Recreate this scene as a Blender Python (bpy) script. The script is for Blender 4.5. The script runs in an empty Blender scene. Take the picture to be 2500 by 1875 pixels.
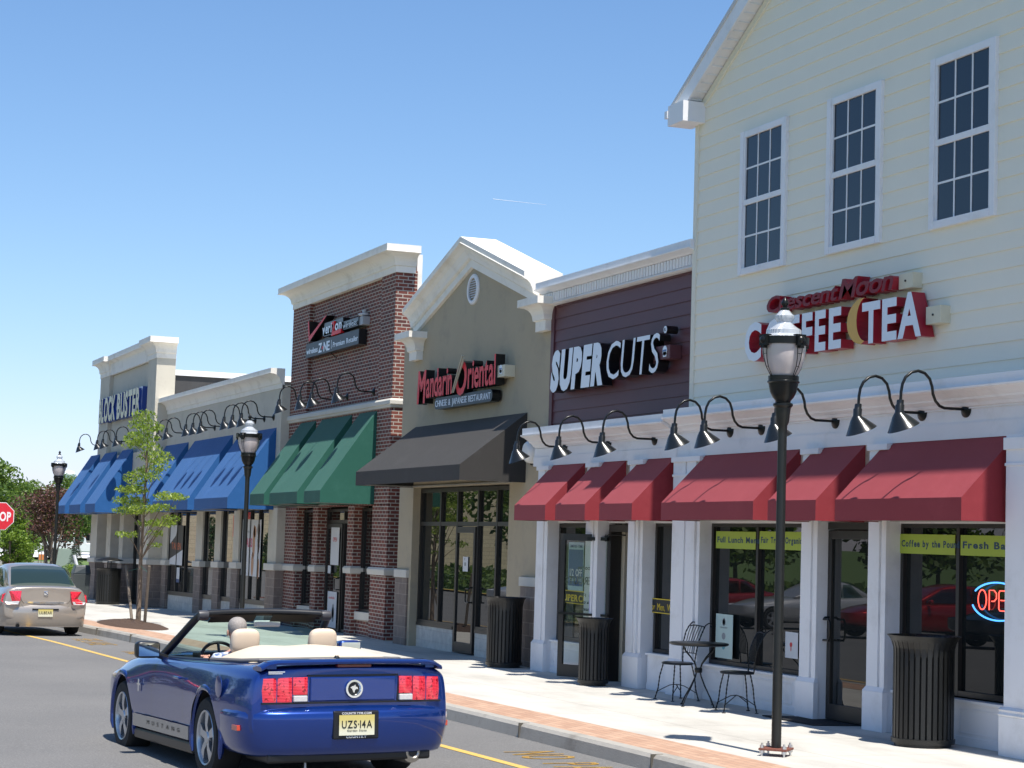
import bpy, bmesh, math, random
from mathutils import Vector, Matrix
random.seed(7)
S = bpy.context.scene
C = S.collection
PI = math.pi
R = math.radians

# ------------------------------------------------------------------ camera
CAM = Vector((0, 0, 2.0))
cd = bpy.data.cameras.new('camera'); cam = bpy.data.objects.new('camera', cd); C.objects.link(cam)
right = Vector((0.36778825, 0.92939685, 0.0308755))
up = Vector((0.06169288, -0.05751622, 0.99643659))
fwd = Vector((-0.92786087, 0.36457287, 0.07849096))
m3 = Matrix((right, up, -fwd)).transposed()
cam.matrix_world = Matrix.Translation(CAM) @ m3.to_4x4()
cd.sensor_width = 36.0; cd.lens = 67.68; cd.clip_start = 0.1; cd.clip_end = 4000
S.camera = cam
# ------------------------------------------------------------------ sky and sun
SUN = Vector((0.44, 0.012, 1.0)).normalized()
w = bpy.data.worlds.new('World'); S.world = w; w.use_nodes = True
nt = w.node_tree; nt.nodes.clear()
wo = nt.nodes.new('ShaderNodeOutputWorld'); bg = nt.nodes.new('ShaderNodeBackground'); sk = nt.nodes.new('ShaderNodeTexSky')
sk.sky_type = 'NISHITA'; sk.sun_disc = False
sk.sun_elevation = math.asin(SUN.z); sk.sun_rotation = math.atan2(SUN.x, SUN.y)
sk.altitude = 0; sk.air_density = 1.0; sk.dust_density = 0.3; sk.ozone_density = 5.0
tc_ = nt.nodes.new('ShaderNodeTexCoord'); sx_ = nt.nodes.new('ShaderNodeSeparateXYZ'); nt.links.new(tc_.outputs['Generated'], sx_.inputs[0])
rp_ = nt.nodes.new('ShaderNodeValToRGB'); nt.links.new(sx_.outputs[2], rp_.inputs[0]); rp_.color_ramp.elements[0].position = .0; rp_.color_ramp.elements[0].color = (.98, .96, 1.32, 1)
rp_.color_ramp.elements[1].position = .35; rp_.color_ramp.elements[1].color = (.86, 1.0, 1.10, 1); e_ = rp_.color_ramp.elements.new(.12); e_.color = (.95, 1.0, 1.06, 1)
mt_ = nt.nodes.new('ShaderNodeMix'); mt_.data_type = 'RGBA'; mt_.blend_type = 'MULTIPLY'; mt_.inputs[0].default_value = 1.; nt.links.new(sk.outputs[0], mt_.inputs[6]); nt.links.new(rp_.outputs[0], mt_.inputs[7])
nt.links.new(mt_.outputs[2], bg.inputs[0]); bg.inputs[1].default_value = 0.095
nt.links.new(bg.outputs[0], wo.inputs[0])
ld = bpy.data.lights.new('sun', 'SUN'); lo = bpy.data.objects.new('sun', ld); C.objects.link(lo)
ld.energy = 4.4; ld.angle = R(0.5); ld.color = (1.0, 0.95, 0.88)
lo.rotation_euler = SUN.to_track_quat('Z', 'Y').to_euler(); lo.location = (20, 5, 60)
S.view_settings.view_transform = 'Standard'; S.view_settings.look = 'None'
S.view_settings.exposure = 0.68; S.view_settings.gamma = 1.0
S.render.engine = 'CYCLES'

# ------------------------------------------------------------------ the fall of the ground
def gz(x):
    if x > -38: return .0085 * (min(x, 60) + 18.5)
    if x > -75: return -.16575 + .016 * (x + 38)
    return -.758
def ww(z):
    P = [(1.45, 1.), (2.5, .42), (4.3, .1), (5.1, 0.)]
    if z <= P[0][0]: return 1.
    for (a, wa), (b, wb) in zip(P, P[1:]):
        if z <= b: return wa + (wb - wa) * (z - a) / (b - a)
    return 0.
def W(x, z): return z + gz(x) * ww(z)     # nominal height above the pavement -> world height

# ------------------------------------------------------------------ materials
def nmath(nt, op, a, b=None, c=None):
    n = nt.nodes.new('ShaderNodeMath'); n.operation = op
    for i, v in enumerate((a, b, c)):
        if v is None: continue
        if isinstance(v, (int, float)): n.inputs[i].default_value = v
        else: nt.links.new(v, n.inputs[i])
    return n.outputs[0]
def newmat(name):
    m = bpy.data.materials.new(name); m.use_nodes = True
    nt = m.node_tree; b = nt.nodes['Principled BSDF']
    return m, nt, b
def coords(nt, kind='Object'):
    tc = nt.nodes.new('ShaderNodeTexCoord'); return tc.outputs[kind]
def noise(nt, vec, scale, detail=4, rough=.6, stretch=None):
    if stretch:
        mp = nt.nodes.new('ShaderNodeMapping'); mp.inputs['Scale'].default_value = stretch
        nt.links.new(vec, mp.inputs[0]); vec = mp.outputs[0]
    n = nt.nodes.new('ShaderNodeTexNoise'); n.inputs['Scale'].default_value = scale
    n.inputs['Detail'].default_value = detail; n.inputs['Roughness'].default_value = rough
    nt.links.new(vec, n.inputs['Vector']); return n.outputs['Fac']
def ramp(nt, fac, stops):
    r = nt.nodes.new('ShaderNodeValToRGB'); e = r.color_ramp.elements
    while len(e) < len(stops): e.new(.5)
    for k, (p, c) in enumerate(stops): e[k].position = p; e[k].color = (*c, 1)
    nt.links.new(fac, r.inputs[0]); return r.outputs[0]
def mixc(nt, fac, a, b, mode='MIX'):
    n = nt.nodes.new('ShaderNodeMix'); n.data_type = 'RGBA'; n.blend_type = mode
    for i, v in ((0, fac), (6, a), (7, b)):
        if isinstance(v, (int, float)): n.inputs[i].default_value = v
        elif isinstance(v, tuple): n.inputs[i].default_value = (*v, 1)
        else: nt.links.new(v, n.inputs[i])
    return n.outputs[2]
def bump(nt, b, h, strength=.3, dist=.01):
    n = nt.nodes.new('ShaderNodeBump'); n.inputs['Strength'].default_value = strength; n.inputs['Distance'].default_value = dist
    nt.links.new(h, n.inputs['Height']); nt.links.new(n.outputs[0], b.inputs['Normal'])
def plain(name, col, rough=.5, metal=0., var=.08, vs=6., bp=0., bs=60., coat=0., dirt=None, streak=False):
    m, nt, b = newmat(name)
    v = coords(nt)
    f = noise(nt, v, vs, 5, .65, (1, 1, .25) if streak else None)
    c = mixc(nt, f, tuple(x * (1 - var) for x in col), tuple(min(1, x * (1 + var)) for x in col))
    if dirt:
        f2 = noise(nt, v, 1.7, 6, .7)
        f2 = nmath(nt, 'MULTIPLY', nmath(nt, 'GREATER_THAN', f2, .0), nmath(nt, 'SMOOTH_MAX', nmath(nt, 'SUBTRACT', f2, .52), 0., .05))
        c = mixc(nt, nmath(nt, 'MINIMUM', nmath(nt, 'MULTIPLY', f2, 4.), .8), c, dirt)
    nt.links.new(c, b.inputs['Base Color'])
    b.inputs['Roughness'].default_value = rough; b.inputs['Metallic'].default_value = metal
    if coat: b.inputs['Coat Weight'].default_value = coat; b.inputs['Coat Roughness'].default_value = .03
    if bp: bump(nt, b, noise(nt, v, bs, 3), bp, .01)
    return m
def brickmat(name, c1, c2, mortar, bw, bh, ms, bias=0., rough=.85, offs=.5):
    m, nt, b = newmat(name)
    v = coords(nt)
    sp = nt.nodes.new('ShaderNodeSeparateXYZ'); nt.links.new(v, sp.inputs[0])
    cb = nt.nodes.new('ShaderNodeCombineXYZ')
    nt.links.new(nmath(nt, 'ADD', sp.outputs[0], sp.outputs[1]), cb.inputs[0]); nt.links.new(sp.outputs[2], cb.inputs[1])
    br = nt.nodes.new('ShaderNodeTexBrick'); nt.links.new(cb.outputs[0], br.inputs['Vector'])
    br.inputs['Scale'].default_value = 1.; br.inputs['Brick Width'].default_value = bw; br.inputs['Row Height'].default_value = bh
    br.inputs['Mortar Size'].default_value = ms; br.inputs['Mortar Smooth'].default_value = .1; br.inputs['Bias'].default_value = bias
    br.inputs['Color1'].default_value = (*c1, 1); br.inputs['Color2'].default_value = (*c2, 1); br.inputs['Mortar'].default_value = (*mortar, 1)
    br.offset = offs
    f = noise(nt, v, 9, 5)
    c = mixc(nt, .35, br.outputs['Color'], ramp(nt, f, [(.3, (.55, .55, .55)), (.7, (1.3, 1.3, 1.3))]), 'MULTIPLY')
    nt.links.new(c, b.inputs['Base Color']); b.inputs['Roughness'].default_value = rough
    h = nmath(nt, 'ADD', nmath(nt, 'SUBTRACT', 1., br.outputs['Fac']), nmath(nt, 'MULTIPLY', noise(nt, v, 70, 2), .3))
    bump(nt, b, h, .5, .006)
    return m
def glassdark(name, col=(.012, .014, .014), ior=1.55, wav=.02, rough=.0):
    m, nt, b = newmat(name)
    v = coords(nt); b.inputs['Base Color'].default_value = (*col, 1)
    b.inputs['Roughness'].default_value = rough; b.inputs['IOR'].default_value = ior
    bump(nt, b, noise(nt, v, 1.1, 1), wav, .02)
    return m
def glassthin(name, tint=(.75, .85, .8), fac=.12):
    m = bpy.data.materials.new(name); m.use_nodes = True; nt = m.node_tree; nt.nodes.clear()
    o = nt.nodes.new('ShaderNodeOutputMaterial'); t = nt.nodes.new('ShaderNodeBsdfTransparent'); g = nt.nodes.new('ShaderNodeBsdfGlossy')
    t.inputs[0].default_value = (*tint, 1); g.inputs['Roughness'].default_value = .02
    fr = nt.nodes.new('ShaderNodeLayerWeight'); fr.inputs[0].default_value = .5
    mx = nt.nodes.new('ShaderNodeMixShader'); nt.links.new(nmath(nt, 'ADD', nmath(nt, 'MULTIPLY', nmath(nt, 'POWER', fr.outputs['Facing'], 4.), .7), .03 + fac * .3), mx.inputs[0])
    nt.links.new(t.outputs[0], mx.inputs[1]); nt.links.new(g.outputs[0], mx.inputs[2]); nt.links.new(mx.outputs[0], o.inputs[0])
    return m
def leafmat(name, c1, c2, c3, trans=.35):
    m = bpy.data.materials.new(name); m.use_nodes = True; nt = m.node_tree; nt.nodes.clear()
    o = nt.nodes.new('ShaderNodeOutputMaterial'); d = nt.nodes.new('ShaderNodeBsdfPrincipled'); t = nt.nodes.new('ShaderNodeBsdfTranslucent')
    g = nt.nodes.new('ShaderNodeNewGeometry'); v = coords(nt)
    f = nmath(nt, 'ADD', nmath(nt, 'MULTIPLY', g.outputs['Random Per Island'], .6), nmath(nt, 'MULTIPLY', noise(nt, v, .9, 2), .4))
    c = ramp(nt, f, [(.2, c1), (.5, c2), (.8, c3)])
    nt.links.new(c, d.inputs['Base Color']); d.inputs['Roughness'].default_value = .5; nt.links.new(mixc(nt, .5, c, (.25, .35, .02), 'SCREEN'), t.inputs[0])
    mx = nt.nodes.new('ShaderNodeMixShader'); mx.inputs[0].default_value = trans
    nt.links.new(d.outputs[0], mx.inputs[1]); nt.links.new(t.outputs[0], mx.inputs[2]); nt.links.new(mx.outputs[0], o.inputs[0])
    return m
def emit(name, col, s):
    m, nt, b = newmat(name); b.inputs['Base Color'].default_value = (*col, 1)
    b.inputs['Emission Color'].default_value = (*col, 1); b.inputs['Emission Strength'].default_value = s
    return m

M = {}
M['cream'] = plain('cream_siding', (.80, .755, .635), .62, var=.03, vs=3, bp=.06, bs=120)
M['creamtrim'] = plain('cream_trim', (.74, .70, .58), .6, var=.02)
M['burg'] = plain('burgundy_siding', (.105, .033, .038), .5, var=.06, vs=3, bp=.08, bs=120)
M['stucco'] = plain('tan_stucco', (.42, .355, .25), .9, var=.07, vs=1.2, bp=.5, bs=220, dirt=(.33, .29, .22))
M['stucco2'] = plain('pale_stucco', (.56, .52, .43), .9, var=.06, vs=1.2, bp=.5, bs=220, dirt=(.46, .42, .34))
M['stuccow'] = plain('white_stucco', (.82, .79, .72), .85, var=.05, vs=1.5, bp=.3, bs=200, dirt=(.62, .58, .5))
M['white'] = plain('white_trim', (.76, .76, .77), .5, var=.03, vs=2, streak=True, dirt=(.62, .61, .60))
M['coping'] = plain('white_metal_coping', (.80, .81, .83), .4, var=.02, vs=2)
M['stone'] = plain('cast_stone', (.60, .57, .50), .85, var=.07, vs=5, bp=.3, bs=150)
M['brick'] = brickmat('red_brick', (.20, .052, .034), (.09, .030, .028), (.42, .38, .32), .205, .0735, .0095, -.1)
M['cmu'] = brickmat('taupe_block', (.235, .185, .155), (.19, .15, .125), (.30, .25, .21), .42, .205, .008)
M['cmuw'] = brickmat('pale_block', (.58, .56, .50), (.53, .51, .46), (.50, .47, .42), .42, .205, .006)
M['metal'] = plain('black_metal', (.008, .009, .009), .3, var=.2)
M['metal'].node_tree.nodes['Principled BSDF'].inputs['Specular IOR Level'].default_value = .3
M['metalm'] = plain('bronze_frame', (.022, .020, .018), .42, var=.15)
M['bin'] = plain('black_powdercoat', (.010, .0105, .010), .38, var=.25, vs=9)
M['glass'] = glassdark('shop_glass')
M['glassup'] = glassdark('upper_window_glass', (.008, .018, .032), 1.5, .01)
M['glassthin'] = glassthin('door_glass', (.86, .9, .88), .1)
def canvas(name, col, sh, tint):
    m = plain(name, col, .85, var=.05, vs=4, bp=.2, bs=500, dirt=tuple(min(1, x * 1.15 + .01) for x in col)); b = m.node_tree.nodes['Principled BSDF']
    b.inputs['Sheen Weight'].default_value = sh; b.inputs['Sheen Roughness'].default_value = .45; b.inputs['Sheen Tint'].default_value = (*tint, 1); return m
M['awnred'] = canvas('red_awning_canvas', (.22, .014, .022), .3, (1., .5, .55))
M['awnblue'] = canvas('blue_awning_canvas', (.009, .088, .27), .08, (.6, .8, 1.))
M['awngreen'] = canvas('green_awning_canvas', (.010, .088, .062), .08, (.7, 1., .9))
M['awnblack'] = canvas('black_awning_canvas', (.030, .028, .026), .06, (1., .95, .9))
M['glassvid'] = glassdark('reflective_shop_glass', (.012, .014, .014), 2.1, .015)
M['asphalt'] = None
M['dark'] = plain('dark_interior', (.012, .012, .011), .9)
M['interior'] = plain('interior_wall', (.45, .40, .30), .9)
M['silver'] = plain('bolt_steel', (.6, .6, .6), .35, .9)
M['rust'] = plain('rusty_plate', (.17, .055, .035), .7, var=.35, vs=30)
M['letterw'] = plain('sign_face_white', (.66, .70, .76), .3, var=.02, coat=.3)
M['letterblack'] = plain('sign_return_black', (.008, .008, .009), .3)
M['lettered'] = plain('sign_return_red', (.34, .012, .03), .4, coat=.1)
M['letterdred'] = plain('sign_face_dark_red', (.17, .008, .016), .55)
M['signred'] = plain('sign_face_red', (.72, .008, .02), .45)
M['yellowf'] = plain('sign_face_cream_yellow', (.50, .46, .25), .35)
M['blueret'] = plain('sign_return_blue', (.01, .045, .24), .3, coat=.3)
M['panelgrey'] = plain('sign_panel_grey', (.05, .065, .08), .5)
M['gold'] = plain('sign_gold', (.58, .33, .05), .35)
M['boxtan'] = plain('sign_box_cream', (.62, .58, .44), .5)

def asphalt():
    m, nt, b = newmat('asphalt'); v = coords(nt)
    n1 = noise(nt, v, 55, 3, .8); n2 = noise(nt, v, .35, 5); n3 = noise(nt, v, 260, 1)
    vo = nt.nodes.new('ShaderNodeTexVoronoi'); vo.inputs['Scale'].default_value = 75; nt.links.new(v, vo.inputs['Vector'])
    c = ramp(nt, n1, [(.3, (.115, .113, .110)), (.55, (.165, .162, .157)), (.78, (.31, .305, .29))])
    c = mixc(nt, .55, c, ramp(nt, n2, [(.3, (.75, .75, .76)), (.7, (1.12, 1.1, 1.07))]), 'MULTIPLY')
    spk = nmath(nt, 'LESS_THAN', vo.outputs['Distance'], .16)
    c = mixc(nt, nmath(nt, 'MULTIPLY', spk, .5), c, (.36, .35, .33))
    nt.links.new(c, b.inputs['Base Color']); b.inputs['Roughness'].default_value = .9
    bump(nt, b, nmath(nt, 'ADD', n1, n3), .5, .006)
    return m
def concrete():
    m, nt, b = newmat('pavement_concrete'); v = coords(nt)
    sp = nt.nodes.new('ShaderNodeSeparateXYZ'); nt.links.new(v, sp.inputs[0])
    n1 = noise(nt, v, .8, 6, .65, (.6, 1.6, 1)); n2 = noise(nt, v, 90, 2)
    c = ramp(nt, n1, [(.25, (.37, .35, .31)), (.5, (.50, .48, .43)), (.75, (.57, .55, .50))])
    c = mixc(nt, .25, c, ramp(nt, n2, [(.3, (.7, .7, .7)), (.7, (1.2, 1.2, 1.2))]), 'MULTIPLY')
    def joint(o, per, off=0.):
        f = nmath(nt, 'FRACT', nmath(nt, 'ADD', nmath(nt, 'DIVIDE', o, per), off))
        return nmath(nt, 'LESS_THAN', nmath(nt, 'ABSOLUTE', nmath(nt, 'SUBTRACT', f, .5)), .006 / per)
    j = nmath(nt, 'MAXIMUM', joint(sp.outputs[0], 1.52), joint(sp.outputs[1], 1.52, .2))
    c = mixc(nt, nmath(nt, 'MULTIPLY', j, .6), c, (.17, .155, .13))
    n4 = noise(nt, v, 2.3, 6, .75); st = nmath(nt, 'GREATER_THAN', n4, .66)
    c = mixc(nt, nmath(nt, 'MULTIPLY', st, .25), c, (.27, .235, .19))
    nt.links.new(c, b.inputs['Base Color']); b.inputs['Roughness'].default_value = .88
    bump(nt, b, n2, .25, .004)
    return m
def paver():
    m, nt, b = newmat('brick_paver'); v = coords(nt)
    br = nt.nodes.new('ShaderNodeTexBrick'); nt.links.new(v, br.inputs['Vector'])
    br.inputs['Scale'].default_value = 1; br.inputs['Brick Width'].default_value = .2; br.inputs['Row Height'].default_value = .1
    br.inputs['Mortar Size'].default_value = .004; br.inputs['Color1'].default_value = (.40, .24, .16, 1); br.inputs['Color2'].default_value = (.50, .33, .23, 1)
    br.inputs['Mortar'].default_value = (.22, .15, .11, 1)
    c = mixc(nt, .4, br.outputs[0], ramp(nt, noise(nt, v, 5, 5), [(.3, (.75, .75, .75)), (.7, (1.2, 1.15, 1.1))]), 'MULTIPLY')
    nt.links.new(c, b.inputs['Base Color']); b.inputs['Roughness'].default_value = .9
    return m
M['asphalt'] = asphalt(); M['concrete'] = concrete(); M['paver'] = paver()
M['kerb'] = plain('kerb_concrete', (.36, .34, .30), .9, var=.2, vs=3, bp=.4, bs=60, dirt=(.20, .18, .15))
M['yellow'] = plain('road_paint_yellow', (.62, .40, .10), .75, var=.18, vs=14, bp=.3, bs=60, dirt=(.38, .28, .13))
M['mulch'] = plain('mulch', (.075, .045, .03), 1., var=.5, vs=40, bp=1., bs=60)
M['grass'] = plain('lawn', (.10, .16, .035), .95, var=.35, vs=3, bp=.8, bs=30)
M['bark'] = plain('bark', (.20, .15, .11), .95, var=.3, vs=14, bp=.8, bs=40)
M['stake'] = plain('weathered_stake', (.16, .13, .10), .9, var=.25, vs=10)

# ------------------------------------------------------------------ mesh helpers
class MB:
    def __init__(s): s.v = []; s.f = []; s.mi = []
    def add(s, vs, fs, mi=0):
        o = len(s.v); s.v += [tuple(p) for p in vs]; s.f += [tuple(i + o for i in f) for f in fs]; s.mi += [mi] * len(fs)
        return s
    def box(s, x0, x1, y0, y1, z0, z1, mi=0):
        if x0 > x1: x0, x1 = x1, x0
        if y0 > y1: y0, y1 = y1, y0
        vs = [(x, y, z) for x in (x0, x1) for y in (y0, y1) for z in (z0, z1)]
        return s.add(vs, [(0, 1, 3, 2), (4, 6, 7, 5), (0, 4, 5, 1), (2, 3, 7, 6), (0, 2, 6, 4), (1, 5, 7, 3)], mi)
    def longbox(s, x0, x1, y0, y1, z0, z1, n=6, mi=0):      # a box along x cut in n lengths, so it can follow the fall
        xs = [x0 + (x1 - x0) * i / n for i in range(n + 1)]; vs = []
        for x in xs: vs += [(x, y0, z0), (x, y1, z0), (x, y1, z1), (x, y0, z1)]
        fs = []
        for i in range(n):
            a = 4 * i
            for j in range(4): fs.append((a + j, a + 4 + j, a + 4 + (j + 1) % 4, a + (j + 1) % 4))
        fs += [(0, 1, 2, 3), (4 * n + 3, 4 * n + 2, 4 * n + 1, 4 * n)]
        return s.add(vs, fs, mi)
    def extx(s, prof, x0, x1, mi=0):                         # (y,z) polygon along x
        n = len(prof); vs = [(x0, y, z) for y, z in prof] + [(x1, y, z) for y, z in prof]
        fs = [(i, (i + 1) % n, n + (i + 1) % n, n + i) for i in range(n)] + [tuple(range(n))[::-1], tuple(range(n, 2 * n))]
        return s.add(vs, fs, mi)
    def prism(s, pts, y0, y1, mi=0):                         # (x,z) polygon along y
        n = len(pts); vs = [(x, y0, z) for x, z in pts] + [(x, y1, z) for x, z in pts]
        fs = [(i, (i + 1) % n, n + (i + 1) % n, n + i) for i in range(n)] + [tuple(range(n))[::-1], tuple(range(n, 2 * n))]
        return s.add(vs, fs, mi)
    def slab(s, pts, z0, z1, mi=0):                          # (x,y) polygon upright
        n = len(pts); vs = [(x, y, z0) for x, y in pts] + [(x, y, z1) for x, y in pts]
        fs = [(i, (i + 1) % n, n + (i + 1) % n, n + i) for i in range(n)] + [tuple(range(n))[::-1], tuple(range(n, 2 * n))]
        return s.add(vs, fs, mi)
    def tube(s, pts, r, n=8, caps=True, mi=0):
        pts = [Vector(p) for p in pts]; rs = r if isinstance(r, (list, tuple)) else [r] * len(pts)
        vs = []; fs = []; prev = None
        for i, p in enumerate(pts):
            t = (pts[min(i + 1, len(pts) - 1)] - pts[max(i - 1, 0)]).normalized()
            if prev is None:
                a = Vector((0, 0, 1)) if abs(t.z) < .9 else Vector((1, 0, 0)); u = t.cross(a).normalized()
            else:
                u = prev - t * prev.dot(t)
                u = u.normalized() if u.length > 1e-6 else t.orthogonal().normalized()
            prev = u; b = t.cross(u)
            for k in range(n):
                q = 2 * PI * k / n; vs.append(p + (u * math.cos(q) + b * math.sin(q)) * rs[i])
        for i in range(len(pts) - 1):
            for k in range(n): fs.append((i * n + k, i * n + (k + 1) % n, (i + 1) * n + (k + 1) % n, (i + 1) * n + k))
        if caps: fs += [tuple(range(n))[::-1], tuple(range((len(pts) - 1) * n, len(pts) * n))]
        return s.add(vs, fs, mi)
    def lathe(s, prof, c=(0, 0, 0), n=24, axis='z', mi=0, caps=True):   # (r, h)
        vs = []; fs = []
        for r, h in prof:
            for k in range(n):
                q = 2 * PI * k / n; a, b = r * math.cos(q), r * math.sin(q)
                p = {'z': (a, b, h), 'y': (a, h, b), 'x': (h, a, b)}[axis]
                vs.append((c[0] + p[0], c[1] + p[1], c[2] + p[2]))
        for i in range(len(prof) - 1):
            for k in range(n): fs.append((i * n + k, i * n + (k + 1) % n, (i + 1) * n + (k + 1) % n, (i + 1) * n + k))
        if caps: fs += [tuple(range(n))[::-1], tuple(range((len(prof) - 1) * n, len(prof) * n))]
        return s.add(vs, fs, mi)
    def sweep(s, path, prof, mi=0, side=-1, caps=True):      # plan path [(x,y)], profile [(out, z)], mitred
        n = len(path); m = len(prof); vs = []; P = [Vector((a, b)) for a, b in path]
        for i, p in enumerate(P):
            ns = []
            if i > 0: d = (P[i] - P[i - 1]).normalized(); ns.append(Vector((-d.y, d.x)) * side)
            if i < n - 1: d = (P[i + 1] - P[i]).normalized(); ns.append(Vector((-d.y, d.x)) * side)
            nn = sum(ns, Vector((0, 0))).normalized(); k = 1. / max(.3, nn.dot(ns[0]))
            for o, z in prof: vs.append((p.x + nn.x * o * k, p.y + nn.y * o * k, z))
        fs = [(i * m + j, i * m + (j + 1) % m, (i + 1) * m + (j + 1) % m, (i + 1) * m + j) for i in range(n - 1) for j in range(m)]
        if caps: fs += [tuple(range(m))[::-1], tuple(range((n - 1) * m, n * m))]
        return s.add(vs, fs, mi)
    def warp(s): s.v = [(x, y, W(x, z)) for x, y, z in s.v]; return s
    def follow(s, k=1.): s.v = [(x, y, z + k * gz(x)) for x, y, z in s.v]; return s
ORG = {}
def obj(name, mb, mat, parent=None, smooth=False, local=False, bevel=0.):
    me = bpy.data.meshes.new(name)
    org = ORG.get(parent.name, Vector()) if parent and not local else Vector()
    me.from_pydata([(a - org.x, b - org.y, c - org.z) for a, b, c in mb.v], [], mb.f)
    mats = mat if isinstance(mat, (list, tuple)) else [mat]
    for m_ in mats: me.materials.append(M[m_] if isinstance(m_, str) else m_)
    if len(mats) > 1: me.polygons.foreach_set('material_index', mb.mi)
    bm = bmesh.new(); bm.from_mesh(me); bmesh.ops.recalc_face_normals(bm, faces=bm.faces); bm.to_mesh(me); bm.free()
    if smooth:
        me.polygons.foreach_set('use_smooth', [True] * len(me.polygons))
        try: me.set_sharp_from_angle(angle=R(smooth if smooth is not True else 40))
        except Exception: pass
    o = bpy.data.objects.new(name, me); C.objects.link(o)
    if parent: o.parent = parent
    ORG[o.name] = org if parent else Vector()
    if bevel:
        bv = o.modifiers.new('bevel', 'BEVEL'); bv.width = bevel; bv.segments = 2; bv.limit_method = 'ANGLE'
    return o
def thing(name, label, cat, loc=(0, 0, 0), group=None, rz=0.):
    o = bpy.data.objects.new(name, None); C.objects.link(o); o.location = loc; o.rotation_euler = (0, 0, rz)
    o.empty_display_size = .2; ORG[o.name] = Vector(loc)
    return tag(o, label, cat, group)
def tag(o, label, cat, group=None):
    o['label'] = label; o['category'] = cat
    if group: o['group'] = group
    return o
def struct(o): o['kind'] = 'structure'; return o
def dup(o, parent=None):
    c = o.copy(); C.objects.link(c)
    if parent: c.parent = parent
    for ch in [q for q in bpy.data.objects if q.parent == o]: dup(ch, c)
    return c
def copy_thing(src, loc, label, rz=None, scale=None, group=None, cat=None):
    kids = [q for q in bpy.data.objects if q.parent == src]
    c = src.copy(); C.objects.link(c); c.location = loc
    if rz is not None: c.rotation_euler = (0, 0, rz)
    if scale: c.scale = (scale,) * 3 if not isinstance(scale, tuple) else scale
    for k in kids: dup(k, c)
    c['label'] = label
    if group: c['group'] = group
    if cat: c['category'] = cat
    return c
# ---- lettering
_gc = {}
def glyph(ch, bold=0., res=3):
    key = (ch, bold)
    if key in _gc: return _gc[key]
    cu = bpy.data.curves.new('g', 'FONT'); cu.body = ch; cu.size = 1.; cu.offset = bold; cu.resolution_u = res; cu.extrude = .5
    ob = bpy.data.objects.new('g', cu); C.objects.link(ob); bpy.context.view_layer.update()
    me = ob.evaluated_get(bpy.context.evaluated_depsgraph_get()).to_mesh()
    vs = [tuple(v.co) for v in me.vertices]; fs = [tuple(p.vertices) for p in me.polygons]
    nz = [abs(p.normal.z) > .5 and p.center.z > 0 for p in me.polygons]
    ob.to_mesh_clear(); bpy.data.objects.remove(ob); bpy.data.curves.remove(cu)
    _gc[key] = (vs, fs, nz); return _gc[key]
def layout(text, bold, gap=.1, space=.45):
    x = 0.; out = []
    for ch in text:
        if ch == ' ': x += space; continue
        vs, fs, nz = glyph(ch, bold); a = min(v[0] for v in vs); b = max(v[0] for v in vs)
        out.append((ch, x - a)); x += b - a + gap
    return out, x - gap
def lettering(text, x0, x1, z0, z1, yf, depth, bold=.0, shear=0., gap=.1, cap=.73, space=.45, frame=None, flip=False):
    """list of MB, one per character; face at yf towards -y; z0 baseline, z1 cap height; frame maps (x,y,z)"""
    lay, wd = layout(text, bold, gap, space); sx = (x1 - x0) / wd; sz = (z1 - z0) / cap; res = []
    for ch, off in lay:
        vs, fs, nz = glyph(ch, bold); mb = MB(); out = []
        for (a, b, c) in vs:
            X = (a + off) * sx; X = (x1 - X) if flip else (x0 + X)
            Z = z0 + b * sz; X += (Z - z0) * shear; Y = yf + depth * (.5 - c)
            out.append(frame(X, Y, Z) if frame else (X, Y, Z))
        mb.v = out; mb.f = list(fs); mb.mi = [0 if q else 1 for q in nz]; res.append((ch, mb))
    return res
def joined(text, *a, **k):
    mb = MB()
    for ch, q in lettering(text, *a, **k): mb.add(q.v, q.f); mb.mi[-len(q.f):] = q.mi
    return mb

# ================================================================== SETTING
def kerb_line():
    P = [(-75, 7.25), (-60, 6.75), (-52, 6.72), (-46, 6.82), (-42.2, 6.92), (-40.4, 7.03), (-36.3, 7.18), (-30, 7.45), (-25, 7.66), (-20.7, 7.80), (-18.4, 7.86), (-16.3, 7.9), (-12, 7.95), (0, 8.0), (20, 8.0)]
    out = []
    for (a, b), (c, d) in zip(P, P[1:]):
        n = max(1, int((c - a) / 1.5))
        for i in range(n): t = i / n; out.append((a + (c - a) * t, b + (d - b) * t))
    return out + [P[-1]]
KL = kerb_line()
def ky(x):
    for (a, b), (c, d) in zip(KL, KL[1:]):
        if a <= x <= c: return b + (d - b) * (x - a) / (c - a)
    return KL[0][1] if x < KL[0][0] else KL[-1][1]
def strip(f0, f1, xs, zoff):
    mb = MB()
    for x in xs: mb.v += [(x, f0(x), gz(x) + zoff), (x, f1(x), gz(x) + zoff)]
    n = len(xs); mb.f = [(2 * i, 2 * i + 2, 2 * i + 3, 2 * i + 1) for i in range(n - 1)]; mb.mi = [0] * (n - 1)
    return mb
def fr(a, b, n): return [a + (b - a) * i / n for i in range(n + 1)]
xs = [-900, -400, -200, -110, -75] + fr(-74, 20, 60) + [60, 150, 300]
struct(obj('ground', strip(lambda x: -700, lambda x: 900, xs, -.19), 'grass'))
struct(obj('road', strip(lambda x: -11, lambda x: (ky(x) + .1) if x > -74 else (16.5 if x > -128 else 10), [-160, -128, -127.9, -100, -75] + fr(-73.9, 20, 60) + [60], -.15), 'asphalt'))
kx = [p[0] for p in KL]
struct(obj('pavement', strip(lambda x: ky(x) + .16, lambda x: 16.0, kx, .0), 'concrete'))
mb = MB()                                                     # kerb: bull-nosed stone with joints
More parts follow.
